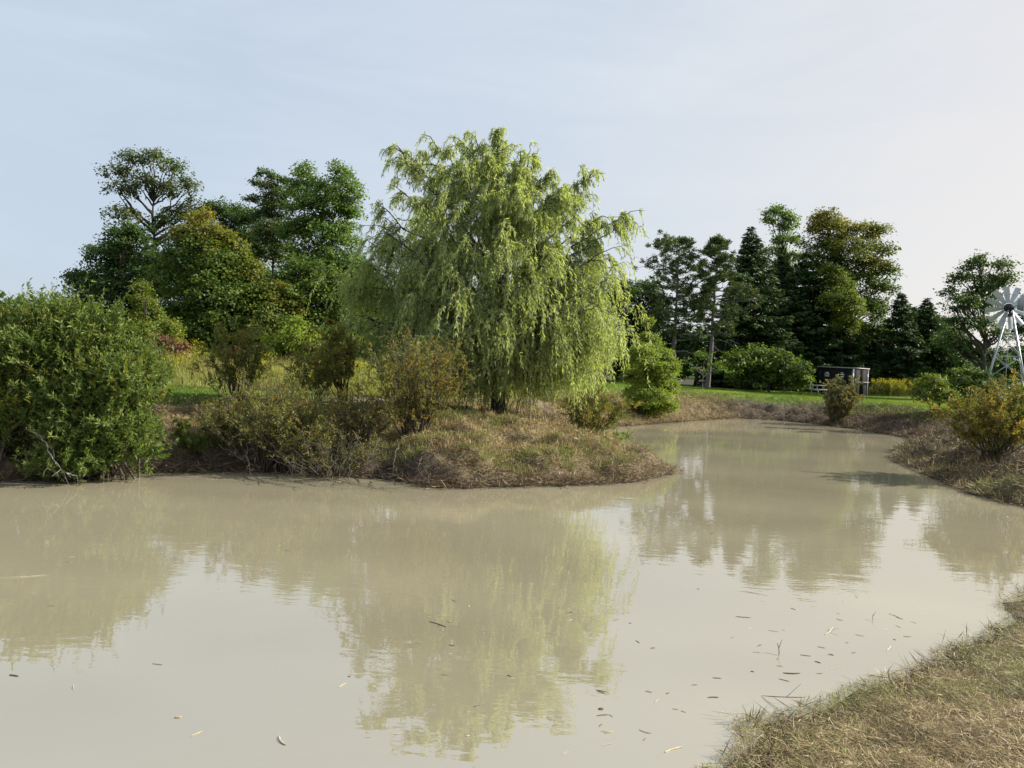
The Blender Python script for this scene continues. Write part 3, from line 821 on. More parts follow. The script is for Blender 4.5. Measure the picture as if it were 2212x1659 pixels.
# ------------------------------------------------------------------ the big willow
def willow():
    D = 21.0
    base = ground_pt(1078, 893, D)
    t = thing('willow_tree', 'big pale green weeping willow standing on the mound at the pond edge', 'tree', base)
    G = Geo()
    n = 16
    fk = at(1076, 690, D)
    tp = at(1082, 420, D)
    TP = bez(base, fk, tp, n, 0.006)[0]
    rr = 0.2 * (1 - 0.9 * np.linspace(0, 1, n) ** 0.9) + 0.012
    rr[0] = 0.27
    G.tubes(TP, rr, 10)
    ends = [(850, 318, 0), (905, 330, 1), (940, 312, -1), (1000, 315, .5), (1070, 292, 0), (1078, 330, 1), (1125, 350, -.5), (1190, 378, .5), (1285, 378, 0), (1335, 492, 0), (1310, 560, .6),
            (1305, 640, -.3), (1240, 470, -1), (810, 440, .3), (795, 520, -.5), (778, 590, .5), (850, 400, .8), (905, 560, -1.6), (960, 430, -1.2), (1010, 370, -.5), (1140, 440, -1.4),
            (1050, 420, -1.5), (900, 640, -1.8), (950, 690, -2.4), (835, 640, .2), (1240, 640, -1.5), (1150, 600, -2.2), (1040, 540, -2), (1190, 540, -1.8), (1100, 500, -2), (1230, 560, 1.8), (1000, 500, 1.8),
            (900, 480, 1.6), (1120, 420, 1.8), (1285, 680, .6), (1305, 690, 0), (1270, 700, -1.2), (1200, 690, -1.9), (1090, 680, -2.5), (1010, 620, -2.5), (1180, 460, 1.2), (1060, 380, .8), (870, 560, 1.2), (1300, 470, .6),
            (1245, 740, -1), (920, 720, -1), (1295, 715, .4), (1220, 410, -.4), (980, 620, 1.6), (1150, 690, 1.4), (772, 560, 0), (768, 625, .5), (795, 690, 0), (1345, 470, .3), (1315, 630, .3), (1310, 670, -.3), (1290, 700, -.8), (1270, 670, -1.4),
            (1235, 690, .5), (1320, 600, -.6), (1280, 560, -1), (850, 700, -.6), (905, 745, -1.3), (870, 350, -.5), (1030, 310, -.3), (1160, 350, .3), (1250, 430, .3), (830, 500, -1)]
    for q_ in range(38):
        dd_ = unit(rng.normal(size=3)) * rng.uniform(.55, .95)
        ends.append((1055 + dd_[0] * 255, 560 + dd_[2] * 225, dd_[1] * 2.6))
    E = np.array([at(a, b, D + c) for a, b, c in ends])
    zrel = (E[:, 2] - base[2]) / (tp[2] - base[2])
    hor = np.linalg.norm((E - base)[:, :2], axis=1)
    f = np.clip(zrel - hor * 0.13 - 0.1, 0.2 + 0.1 * rng.random(len(E)), 0.86) * (n - 1)
    i = np.clip(f.astype(int), 0, n - 2); f = (f - i)[:, None]
    st = TP[i] * (1 - f) + TP[i + 1] * f
    ctrl = st + (E - st) * np.array((0.5, 0.5, 0.72))
    ctrl[:, 2] = np.maximum(ctrl[:, 2], st[:, 2] + 0.25)
    LP = bez(st, ctrl, E, 14, 0.018)
    lr0 = np.interp(i, np.arange(n), rr) * np.where(np.arange(len(E)) < len(E) - 38, 0.27, 0.16)
    G.tubes(LP, lr0[:, None] * (1 - 0.88 * np.linspace(0, 1, 14))[None] + 0.006, 6)
    # secondary branches
    k = 16
    u = rng.uniform(0.28, 0.98, (len(E), k))
    ui = np.clip(u * 13, 0, 12.99); a = ui.astype(int); fr = (ui - a)[..., None]
    ar = np.arange(len(E))[:, None]
    s2 = (LP[ar, a] * (1 - fr) + LP[ar, a + 1] * fr).reshape(-1, 3)
    cen = at(1076, 560, D)
    outw = unit((s2 - cen) * np.array((1, 1, 0.6)))
    e2 = s2 + (outw * 0.45 + rng.normal(size=s2.shape) * np.array((.5, .5, .35)) + (0, 0, 0.0)) * (rng.uniform(0.4, 1.25, len(s2)) * np.clip(1.45 - np.clip((s2[:, 2] - base[2]) / (tp[2] - base[2]), 0, 1.2), .5, 1))[:, None]
    B2 = bez(s2, (s2 + e2) / 2 + (0, 0, 0.22), e2, 7, 0.03)
    G.tubes(B2, np.linspace(0.016, 0.005, 7)[None] * np.ones((len(s2), 1)), 4)
    # hanging strands
    q = 10
    v = rng.integers(1, 7, (len(s2), q))
    p0 = B2[np.arange(len(s2))[:, None], v].reshape(-1, 3)
    po = np.repeat(outw, q, 0)
    # strands along the limbs as well
    v2 = rng.integers(6, 14, (len(E), 16))
    p0 = np.concatenate([p0, LP[ar, v2].reshape(-1, 3)])
    po = np.concatenate([po, np.repeat(unit((E - cen) * np.array((1, 1, .6))), 16, 0)])
    hrel = np.clip((p0[:, 2] - base[2]) / (tp[2] - base[2]), 0, 1.1)
    Ls = rng.uniform(0.2, 0.85, len(p0)) * (1.55 - 0.8 * hrel)
    Ls = np.minimum(Ls, np.maximum(p0[:, 2] - base[2] - 0.55 - 0.5 * rng.random(len(p0)), 0.15))
    dr = unit(po * 0.8 + rng.normal(size=p0.shape) * 0.45 + np.array((0, 0, 0.15)))
    dr = unit(dr + np.array((0.04, 0, 0)))
    ns = 9
    tt = np.linspace(0, 1, ns)[None, :, None]
    Lx = Ls[:, None, None]
    droop = np.clip(1.15 - 0.3 * hrel, .7, 1.2)[:, None, None]
    SP = p0[:, None] + dr[:, None] * Lx * 0.85 * (tt - 0.35 * tt ** 2) + np.array((0, 0, -1.0)) * Lx * droop * tt ** 1.7 * 0.9
    G.tubes(SP[:, ::2], np.linspace(0.004, 0.0016, 5)[None] * np.ones((len(p0), 1)), 3)
    # bare thin shoots and low dead twigs round the trunk
    m = 60
    sx = base + np.stack([rng.normal(size=m) * 0.75, rng.normal(size=m) * 0.6, np.zeros(m)], 1)
    sx[:, 2] = hgt(sx[:, 0], sx[:, 1])
    ex = sx + np.stack([rng.normal(size=m) * 0.18, rng.normal(size=m) * 0.18, rng.uniform(.5, 1.5, m)], 1)
    G.tubes(bez(sx, (sx + ex) / 2 + rng.normal(size=sx.shape) * 0.06, ex, 6, 0.02), np.linspace(0.009, 0.004, 6)[None] * np.ones((m, 1)), 3)
    for dx, dy, ex_, ey_, r_ in ((1066, 822, 990, 850, .03), (1064, 840, 995, 858, .022), (1090, 812, 1150, 835, .026), (1066, 800, 1000, 805, .03), (1092, 790, 1170, 770, .04), (1068, 770, 960, 740, .04)):
        a_, b_ = at(dx, dy, D), at(ex_, ey_, D - 0.7)
        lb = bez(a_, (a_ + b_) / 2 + (0, 0, 0.25), b_, 9, 0.03)
        G.tubes(lb, np.linspace(r_, 0.006, 9)[None], 5)
    G.build('trunk', BARK, t, smooth=True)
    # leaves along strands
    per = np.maximum((Ls * 42), 8).astype(int)
    si = np.repeat(np.arange(len(p0)), per)
    x = rng.random(len(si)) ** 0.85 * (ns - 1.001)
    a = x.astype(int); fr = (x - a)[:, None]
    P = SP[si, a] * (1 - fr) + SP[si, a + 1] * fr
    T = unit(SP[si, a + 1] - SP[si, a])
    Dl = T * 0.75 + rng.normal(size=P.shape) * 0.42 + np.array((0, 0, -0.28))
    sh = rng.random(len(p0))
    zz = np.clip((P[:, 2] - base[2]) / 7.5, 0, 1)
    tint = np.clip(0.24 * sh[si] + 0.4 + rng.normal(size=len(si)) * 0.2, 0, 1)
    aut = np.clip((sh[si] > .88) * rng.random(len(si)) * 0.5, 0, 1)
    ln = rng.uniform(0.07, 0.15, len(si))
    leaves('crown', LM['willow'], t, P, Dl, rdir(len(si)), ln, ln * 0.18, tint, aut)
willow()

# ------------------------------------------------------------------ shrubs of fanned stems
def shrub(name, label, px, Y, n, height, spread, mat, leaf=0.07, lw=0.3, start=0.35, per=60, group=None, twigs=6, lean=(0, 0), bark=TWIG, r0=0.012, basew=0.25, up=0.25, aut=0.2, droop=0.0):
    base = ground_pt(*px, Y)
    t = thing(name, label, 'shrub', base, group)
    G = Geo()
    az = rng.random(n) * 2 * math.pi
    tilt = rng.random(n) ** 0.75
    out = np.stack([np.cos(az), np.sin(az) * 0.8, np.zeros(n)], 1)
    st = base + out * (rng.random(n) * basew)[:, None]
    st[:, 2] = hgt(st[:, 0], st[:, 1]) - 0.03
    h = height * (1 - 0.35 * tilt ** 2) * (0.7 + 0.33 * rng.random(n))
    en = st + out * (tilt * spread)[:, None] + np.stack([np.full(n, lean[0]), np.full(n, lean[1]), h], 1)
    ct = st + (en - st) * np.array((0.42, 0.42, 0.6 - droop)) + rng.normal(size=st.shape) * 0.05
    BP = bez(st, ct, en, 10, 0.018)
    G.tubes(BP, (r0 * (0.6 + 0.8 * rng.random(n)))[:, None] * np.linspace(1, 0.25, 10)[None], 4)
    u = start * 0.8 + (1 - start * 0.8) * rng.random((n, twigs))
    ui = np.clip(u * 9, 0, 8.99); a = ui.astype(int); fr = (ui - a)[..., None]
    ar = np.arange(n)[:, None]
    s2 = (BP[ar, a] * (1 - fr) + BP[ar, a + 1] * fr).reshape(-1, 3)
    oo = np.repeat(out, twigs, 0)
    e2 = s2 + (oo * 0.35 + rng.normal(size=s2.shape) * 0.5 + (0, 0, up)) * (height * rng.uniform(0.08, 0.24, len(s2)))[:, None]
    T2 = bez(s2, (s2 + e2) / 2 + (0, 0, 0.02), e2, 6, 0.04)
    G.tubes(T2, np.linspace(r0 * 0.4, r0 * 0.14, 6)[None] * np.ones((len(s2), 1)), 3)
    G.build('stem', bark, t, smooth=True)
    # leaves: on twigs and the outer part of the stems
    m1 = int(per * twigs)
    ti = rng.integers(0, len(s2), n * m1)
    x = rng.random(len(ti)) * 4.999; a = x.astype(int); fr = (x - a)[:, None]
    P = T2[ti, a] * (1 - fr) + T2[ti, a + 1] * fr
    T = unit(T2[ti, a + 1] - T2[ti, a])
    D = T * 0.7 + rng.normal(size=P.shape) * 0.6 + np.array((0, 0, 0.15))
    tw = rng.random(len(s2))
    ln = leaf * (0.6 + 0.8 * rng.random(len(ti)))
    leaves('foliage', mat, t, P + rng.normal(size=P.shape) * leaf * 0.25, D, rdir(len(ti)), ln, ln * lw,
           np.clip(tw[ti] * 0.6 + 0.2 + rng.normal(size=len(ti)) * 0.2, 0, 1), np.clip((tw[ti] > 1 - aut) * rng.random(len(ti)), 0, 1))
    return t
GS = 'half bare shrubs along the bank'
shrub('willow_shrub', 'sprawling brown and yellow leaved shrub leaning over the water left of the mound', (890, 985), 16.3, 80, 2.25, 1.05, LM['brown'], leaf=0.06, per=16, twigs=9, start=0.3, group=GS, lean=(-.08, 0), aut=0.3)
shrub('willow_shrub', 'thin twiggy shrub with sparse olive leaves at the left of the bank shrubs', (565, 965), 15.2, 80, 2.0, 1.35, LM['olive'], leaf=0.055, per=14, twigs=8, start=0.4, group=GS, lean=(-.1, 0.2), aut=0.25)
shrub('willow_shrub', 'open little tree-like shrub with forked bare stems before the mown grass strip', (740, 885), 19.5, 15, 2.15, 0.75, LM['olive'], leaf=0.065, per=70, twigs=12, start=0.55, group=GS, r0=0.02, basew=0.12, aut=0.3)
shrub('willow_shrub', 'smaller open shrub just left of the tree-like shrub', (678, 880), 19, 20, 1.6, 0.8, LM['olive'], leaf=0.06, per=40, twigs=10, start=0.5, group=GS, r0=0.014, aut=0.3)
shrub('willow_shrub', 'yellowish shrub with upright leafy tips in front of the meadow', (505, 900), 18.5, 34, 1.9, 0.75, LM['olive'], leaf=0.06, per=42, twigs=9, start=0.4, group=GS, aut=0.15)
shrub('willow_shrub', 'bushy olive shrub in the middle of the bank shrubs above the tangled dead stems', (640, 960), 15.2, 80, 1.55, 1.15, LM['olive'], leaf=0.055, per=12, twigs=8, start=0.3, group=GS, lean=(0, 0.2), aut=0.3)
shrub('willow_shrub', 'thin brownish shrub touching the left side of the brown and yellow shrub', (775, 965), 15.8, 60, 1.35, 0.85, LM['brown'], leaf=0.055, per=11, twigs=8, start=0.3, group=GS, aut=0.3)
shrub('willow_shrub', 'small upright olive shrub at the left end of the twiggy bank shrubs', (490, 950), 15.8, 30, 1.0, 0.45, LM['olive'], leaf=0.055, per=24, twigs=8, start=0.25, group=GS, aut=0.3)
shrub('willow_shrub', 'low bluish green leafy shrub on the left bank slope', (425, 925), 15.4, 18, 0.5, 0.4, LM['wshrub'], leaf=0.05, per=45, twigs=8, start=0.2, group=GS)
shrub('willow_shrub', 'low bare twiggy shrub close to the water between the bank shrubs', (720, 985), 14.9, 60, 1.0, 1.3, LM['olive'], leaf=0.05, per=7, twigs=6, start=0.45, group=GS, bark=TWIG)
shrub('willow_shrub', 'yellow brown shrub hanging below the right side of the big willow', (1262, 912), 24.5, 40, 2.2, 1.15, LM['olive'], leaf=0.065, per=48, twigs=9, start=0.2, group=GS, lean=(.3, 0), aut=0.3)
shrub('willow_shrub', 'small light green shoots at the water behind the mound', (1330, 910), 25.5, 18, 1.0, 0.6, LM['bright'], leaf=0.06, per=42, twigs=8, start=0.15, group=GS)
shrub('willow_shrub', 'golden brown shrub with fanned bare stems on the right bank', (2150, 1000), 19.2, 80, 1.75, 1.7, LM['brown'], leaf=0.075, per=26, twigs=9, start=0.35, group=GS, lean=(.1, 0), basew=0.35, aut=0.4)
shrub('willow_shrub', 'greyish green shrub at the far waterline in front of the dumpster', (1812, 914), 37, 46, 2.1, 0.85, LM['greyshrub'], leaf=0.09, lw=0.4, per=52, twigs=8, start=0.05, group=GS, aut=0.1)

# large dense willow shrub at the left edge: blobs with upright leafy shoots
def dense_shrub(label, px, Y, blobs, shoots, mat, aut, leaf=0.085):
    base = ground_pt(*px, Y)
    t = thing('willow_shrub', label, 'shrub', base, GS)
    G = Geo()
    cs = np.array([at(b[0], b[1], Y + b[4]) for b in blobs])
    rs = np.array([(b[2] * Y / F0, 0.5 * (b[2] + b[3]) * Y / F0, b[3] * Y / F0) for b in blobs])
    wt_ = np.array([b[2] * b[3] for b in blobs], float)
    ncl = shoots // 30
    cb = rng.choice(len(blobs), ncl, p=wt_ / wt_.sum())
    d = rdir(ncl)
    d[:, 2] = np.where(d[:, 2] < -0.2, -d[:, 2], d[:, 2])
    d[:, 1] = np.where(d[:, 1] > 0.5, -d[:, 1], d[:, 1])
    cc = cs[cb] + d * rs[cb] * rng.uniform(0.35, 0.98, ncl)[:, None]
    ck = rng.integers(0, ncl, shoots)
    ctint = rng.random(ncl)
    bi, d = cb[ck], unit(d[ck] + rng.normal(size=(shoots, 3)) * 0.3)
    s0 = cc[ck] + rng.normal(size=(shoots, 3)) * np.array((.13, .13, .10))
    s0[:, 2] = np.maximum(s0[:, 2], hgt(s0[:, 0], s0[:, 1]) + 0.08)
    ok = s0[:, 1] > 12.3
    s0, bi, d, ck = s0[ok], bi[ok], d[ok], ck[ok]
    shoots = len(s0)
    e0 = s0 + (d * 0.45 + np.array((0.05, -0.05, 0.5)) + rng.normal(size=s0.shape) * 0.35) * (rng.uniform(0.18, 0.46, shoots) * np.where((d[:, 2] > .5) & (rng.random(shoots) < .2), 1.4, 1))[:, None]
    SPn = bez(s0, (s0 + e0) / 2 + d * 0.05, e0, 6, 0.03)
    G.tubes(SPn, np.linspace(0.004, 0.0015, 6)[None] * np.ones((shoots, 1)), 3)
    m = 90
    ii = rng.integers(0, shoots, m)
    b0 = base + np.stack([rng.normal(size=m) * 0.5, rng.normal(size=m) * 0.3, np.zeros(m)], 1)
    b0[:, 1] = np.maximum(b0[:, 1], 12.9)
    b0[:, 2] = hgt(b0[:, 0], b0[:, 1]) - 0.05
    G.tubes(bez(b0, b0 + (s0[ii] - b0) * np.array((.4, .4, .65)), s0[ii], 9, 0.02), np.linspace(0.026, 0.006, 9)[None] * np.ones((m, 1)), 5)
    G.build('stem', TWIG, t, smooth=True)
    per = 26
    si = np.repeat(np.arange(shoots), per)
    x = rng.random(len(si)) ** 0.9 * 4.999; a = x.astype(int); fr = (x - a)[:, None]
    P = SPn[si, a] * (1 - fr) + SPn[si, a + 1] * fr
    T = unit(SPn[si, a + 1] - SPn[si, a])
    D = T * 0.8 + rng.normal(size=P.shape) * 0.55
    sh = ctint[ck] * .7 + .3 * rng.random(shoots)
    ap = np.array([b[5] for b in blobs])[bi]
    ln = leaf * rng.uniform(0.6, 1.35, len(si))
    leaves('foliage', mat, t, P, D, rdir(len(si)), ln, ln * 0.28, np.clip(sh[si] * .55 + .2 + rng.normal(size=len(si)) * .2, 0, 1),
           np.clip((rng.random(shoots) < ap)[si] * rng.uniform(.3, 1, len(si)), 0, 1))
dense_shrub('large dense green willow shrub at the left edge of the pond', (175, 1015), 13.7,
            [(150, 728, 75, 50, .5, .02), (60, 748, 60, 45, .5, .1), (212, 760, 66, 50, .2, .05), (262, 795, 54, 50, .3, .05), (120, 780, 100, 70, -.1, .05), (240, 850, 90, 70, -.1, .1),
             (300, 870, 36, 46, .3, .1), (110, 880, 100, 70, -.3, .1), (200, 940, 90, 60, -.2, .0), (280, 945, 44, 46, .2, .05), (240, 990, 70, 36, -.3, .05), (150, 1000, 60, 30, -.2, 0.1), (312, 810, 30, 36, .5, .08), (150, 1018, 90, 16, -.5, 0), (270, 1012, 70, 16, -.4, 0), (40, 1022, 70, 16, -.6, 0)],
            5200, LM['wshrub'], 0)
dense_shrub('yellower willow shrub cut by the left picture edge', (-40, 1020), 13.5,
            [(-20, 780, 50, 50, .4, .4), (0, 820, 50, 60, -.1, .6), (-30, 900, 60, 60, -.2, .5), (20, 880, 40, 50, -.3, .35), (-10, 970, 60, 50, -.2, .1), (40, 1010, 30, 20, 0, 0)],
            1300, LM['wshrub'], 0)

# ------------------------------------------------------------------ dead branches and brush at the waterline
def branchy(name, label, cat, pts, r, mat, subs=8, sl=0.5, group=None):
    P = np.array(pts)
    t = np.linspace(0, len(P) - 1, 14)
    C = np.stack([np.interp(t, np.arange(len(P)), P[:, k]) for k in range(3)], 1) + rng.normal(size=(14, 3)) * 0.012
    G = Geo()
    G.tubes(C, np.linspace(r, r * 0.25, 14), 5)
    for s in range(subs):
        i = rng.integers(3, 13)
        e = C[i] + (unit(C[13] - C[0]) * 0.5 + rng.normal(size=3) * 0.5) * sl * rng.uniform(.4, 1)
        e[2] = max(e[2], 0.02)
        b = bez(C[i], (C[i] + e) / 2 + rng.normal(size=3) * 0.04, e, 6, 0.04)
        G.tubes(b, np.linspace(r * 0.5, r * 0.12, 6)[None], 4)
        e3 = b[0, 3] + rng.normal(size=3) * 0.16 * sl / .5
        e3[2] = max(e3[2], 0.02)
        G.tubes(bez(b[0, 3], (b[0, 3] + e3) / 2, e3, 4, .04), np.linspace(r * 0.25, r * 0.08, 4)[None], 3)
    ob = G.build(name, mat, None, smooth=True)
    return tag(ob, label, cat, group)
branchy('dead_branch', 'pale forked dead branch hanging in the large left willow shrub above the water', 'branch',
        [at(70, 925, 12.75), at(95, 950, 12.65), at(112, 990, 12.5), at(155, 1032, 12.5)], 0.013, TWIG_P, 9, 0.42)
GB = 'dead stems tangled at the waterline'
tang = [((610, 950), (690, 965), (760, 985)), ((640, 940), (655, 990), (650, 1025)), ((690, 955), (720, 1000), (705, 1030)), ((560, 930), (610, 985), (640, 1020)), ((760, 930), (790, 975), (800, 1030)),
        ((820, 945), (800, 985), (830, 1035)), ((720, 960), (790, 960), (850, 975)), ((860, 960), (850, 1000), (862, 1030)), ((640, 985), (700, 975), (770, 1000)), ((900, 985), (940, 975), (985, 990)),
        ((830, 1000), (880, 990), (920, 1010)), ((580, 990), (620, 1005), (660, 1000)), ((470, 960), (520, 990), (560, 1010)), ((745, 1000), (760, 1020), (740, 1040)), ((910, 985), (900, 1020), (930, 1040))]
for a, b, c in tang:
    Yd = 14.4 + rng.normal() * 0.2
    pp = [at(*a, Yd + 0.5), at(*b, Yd), at(*c, Yd - 0.5)]
    for q in pp:
        q[2] = max(q[2], float(hgt(q[0], q[1])[0]) + 0.02, 0.01)
    branchy('dead_branch', 'bare dead branch in the tangle at the foot of the bank shrubs', 'branch', pp, 0.013, TWIG, 7, 0.5, GB)

# ------------------------------------------------------------------ litter, grass and meadow
def blades(name, mat, x, y, ln, wd, flat, tint, aut, label, cat, lift=0.01, bend=0.3):
    n = len(x)
    z = np.maximum(hgt(x, y), 0.004)
    P = np.stack([x, y, z + lift * rng.random(n)], 1)
    az = rng.random(n) * 2 * math.pi
    el = np.where(flat, rng.normal(size=n) * 0.28 + 0.08, rng.uniform(0.9, 1.5, n))
    D = np.stack([np.cos(az) * np.cos(el), np.sin(az) * np.cos(el), np.abs(np.sin(el))], 1)
    N = np.where(flat[:, None], np.array((0, 0, 1.0)) + rng.normal(size=(n, 3)) * 0.4, rdir(n))
    V, F = leaf_quads(P, D, N, ln, wd, 0.1)
    ob = mesh(name, V, F, mat, None, {'tint': ('FACE', tint), 'aut': ('FACE', aut)})
    return tag(ob, label, cat, kind='stuff')
def scatter(n, x0, x1, y0, y1, test):
    x, y = rng.uniform(x0, x1, n), rng.uniform(y0, y1, n)
    ok = (np.abs(x) < 0.72 * y + 1.5)
    x, y = x[ok], y[ok]
    _, s = fields(x, y)
    k = test(x, y, s)
    return x[k], y[k], s[k]

# foreground bank: dry cut grass with green regrowth
x, y, s = scatter(520000, -0.5, 8.5, 3.0, 11.0, lambda x, y, s: (s > -0.06) & (rng.random(len(x)) < np.clip((6.5 / y) ** 2 * 0.8, 0, 1)))
n = len(x)
gpat = sstep(0.0, 0.35, fbm(x * 1.2, y * 1.2, 71, 3)) * 0.6 + 0.55 * np.exp(-s / 0.5)
grn = rng.random(n) < np.clip(gpat * 0.75, 0.04, 0.7)
flat = rng.random(n) < np.where(grn, 0.62, 0.94)
ln = np.where(flat, rng.uniform(0.025, 0.10, n) * np.where(rng.random(n) < .06, 1.8, 1), rng.uniform(0.015, 0.045, n)); wd = rng.uniform(0.002, 0.005, n)
tint = np.clip(rng.normal(0.45, 0.24, n) + 0.45 * fbm(x * 1.6, y * 1.6, 75, 4), 0, 1)
blades('cut_grass', LM['straw'], x, y, ln, wd, flat, tint, np.where(grn, rng.uniform(.5, 1, n), 0), 'dry cut grass and straw on the near bank at the lower right', 'cut grass', lift=0.025)
# reeds and clods washed up along the waterline
x, y, s = scatter(900000, -12, 16, 3.5, 46, lambda x, y, s: (s > np.where(y < 11.5, -.1, -.22)) & (s < 0.22) & (rng.random(len(x)) < np.where(y < 11.5, np.clip((6 / y) ** 2, 0, 1) * .9, .75)) & (fbm(x * 1.7, y * 1.7, 77, 3) > -.22) & ((s > -.05) | (rng.random(len(x)) < .25)))
n = len(x); nr = y < 11.5
blades('shore_debris', LM['straw_dark'], x, y, np.where(nr, rng.uniform(.04, .2, n), rng.uniform(.08, .4, n)), np.where(nr, rng.uniform(.004, .01, n), rng.uniform(.008, .02, n)), rng.random(n) < .985,
       np.clip(rng.normal(.5, .35, n), 0, 1.0), np.where(rng.random(n) < .12, .7, 0), 'dark and pale reed scraps washed up along the waterline', 'dead reeds', lift=.03)
# mound and left bank
x, y, s = scatter(420000, -12, 6, 12, 27, lambda x, y, s: (s > -0.05) & (s < 4.6))
n = len(x)
md = sstep(-1.8, 0.4, x)
grn = rng.random(n) < np.clip(sstep(0.0, .4, fbm(x * 0.9, y * 0.9, 81, 3)) * 0.7 * md + 0.05, 0, .75) * sstep(0.3, .9, s)
flat = rng.random(n) < 0.82 - 0.3 * md * sstep(.6, 1.2, s)
ln = np.where(flat, rng.uniform(0.06, 0.24, n), rng.uniform(0.05, 0.13, n)); wd = rng.uniform(0.006, 0.016, n)
mud_shade = np.exp(-(np.maximum(s, 0) / 1.1) ** 3) * (1 - sstep(-1.6, -.4, x)) * (y < 17)  # same band: litter thinned and tinted darker for shrub shade and mud
kp = rng.random(n) < np.where(rng.random(n) < mud_shade, .3, .8)
tint = np.clip(rng.normal(0.36, 0.22, n) + 0.1 * md + 0.4 * fbm(x * 1.5, y * 1.5, 85, 4), 0, 1) * (1 - .45 * mud_shade)
x, y, s, ln, wd, flat, tint, grn = (q[kp] for q in (x, y, s, ln, wd, flat, tint, grn)); n = len(x)
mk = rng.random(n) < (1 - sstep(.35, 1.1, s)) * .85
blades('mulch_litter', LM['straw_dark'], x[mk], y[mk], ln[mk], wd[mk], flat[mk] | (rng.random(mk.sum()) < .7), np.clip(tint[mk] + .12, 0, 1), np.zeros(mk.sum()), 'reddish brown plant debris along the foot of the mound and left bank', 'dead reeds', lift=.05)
x, y, ln, wd, flat, tint, grn = (q[~mk] for q in (x, y, ln, wd, flat, tint, grn)); n = len(x)
blades('reed_litter', LM['straw'], x, y, ln, wd, flat, tint, np.where(grn, rng.uniform(.4, 1, n), 0), 'brown cut reeds and dry grass covering the mound and left bank', 'dead reeds', lift=0.05)
# grass tufts on the mound
x, y, s = scatter(1500, -3.2, 3.8, 14.3, 22, lambda x, y, s: (s > 0.45) & (fbm(x * .9, y * .9, 81, 3) > -.15))
m = 55
xc, yc = np.repeat(x, m), np.repeat(y, m)
tc_ = np.repeat(rng.random(len(x)), m)
x = xc + rng.normal(size=len(xc)) * .07; y = yc + rng.normal(size=len(xc)) * .07; n = len(x)
blades('grass_tufts', LM['straw'], x, y, rng.uniform(.06, .2, n), rng.uniform(.005, .011, n), rng.random(n) < .3, np.clip(.3 + .5 * tc_ + rng.normal(size=n) * .15, 0, 1),
       np.where(np.repeat(rng.random(len(xc) // m) < .62, m), rng.uniform(.5, 1, n), 0), 'green and straw coloured grass tufts on the mound', 'grass', lift=.02)
# far bank and right bank
x, y, s = scatter(520000, 1.5, 24, 12.5, 50, lambda x, y, s: (s > -0.05) & (s < 5.2) & ((y > 25) | (x > 6.0)))
n = len(x)
dk = np.maximum(sstep(9, 13, x) * (1 - sstep(40, 44, y)), np.exp(-(((x - TR_C[0]) / 2.6) ** 4)) * np.exp(-(((y - TR_C[1]) / 4.5) ** 4)))
keep = rng.random(n) < 1 - 0.8 * np.exp(-(((x - TR_C[0]) / 2.6) ** 4)) * np.exp(-(((y - TR_C[1]) / 4.5) ** 4))
x, y, s, dk = x[keep], y[keep], s[keep], dk[keep]; n = len(x)
for nm, mt, k, lb in (('bank_litter', 'straw', rng.random(n) > dk, 'tan cut reeds on the far bank slope'), ('muddy_litter', 'straw_dark', rng.random(n) < dk, 'dark muddy plant litter on the right hand bank')):
    xx, yy, ss = x[k], y[k], s[k]; m = len(xx)
    if m == 0: continue
    grn = rng.random(m) < np.clip(sstep(0.05, .4, fbm(xx * 0.6, yy * 0.6, 91, 3)) * 0.75 * (yy < 30) + 0.04, 0, .7)
    flat = rng.random(m) < 0.85
    blades(nm, LM[mt], xx, yy, rng.uniform(0.07, 0.26, m), rng.uniform(0.008, 0.02, m), flat, np.clip(rng.normal(0.48, 0.25, m), 0, 1), np.where(grn, rng.uniform(.4, 1, m), 0), lb, 'dead reeds', lift=0.06)
# lawn
def lawn_test(x, y, s):
    q = (s > 3.4) & ~((x > -6) & (x < 5.5) & (y < 28)) & ((y < 24.5) | (x > 2)) & (y > 12.5)
    return q | ((x > 10) & (s > 2.3) & (y < 40) & (y > 12.5))
xs, ys, ss = [], [], []
for a in ((130000, -16, -3, 16, 25), (160000, 8, 26, 13, 46), (150000, 2, 40, 42, 64)):
    x, y, s = scatter(*a, lawn_test); xs.append(x); ys.append(y); ss.append(s)
x, y = np.concatenate(xs), np.concatenate(ys); n = len(x)
blades('lawn_grass', LM['grass'], x, y, rng.uniform(0.05, 0.12, n), rng.uniform(0.008, 0.02, n), np.zeros(n, bool), np.clip(rng.normal(.5, .25, n) + .9 * fbm(x * .6, y * .35, 95, 4), 0, 1), np.zeros(n), 'mown green grass strip behind the banks', 'grass')
# meadow
x, y, s = scatter(90000, -22, 4, 24.2, 38, lambda x, y, s: (s > 3.5) & (x < 1))
n = len(x)
hh_ = rng.uniform(0.45, 1.05, n) * sstep(23.9, 26.0, y) + 0.2
blades('meadow_grass', LM['meadow'], x, y, hh_, rng.uniform(0.01, 0.022, n), np.zeros(n, bool), np.clip(rng.normal(.55, .25, n) + .5 * fbm(x * .35, y * .35, 101, 3), 0, 1),
       np.clip((vnoise(x * .5, y * .5, 7) > .15) * rng.random(n), 0, 1), 'tall pale meadow grass between the lawn and the wood', 'meadow')

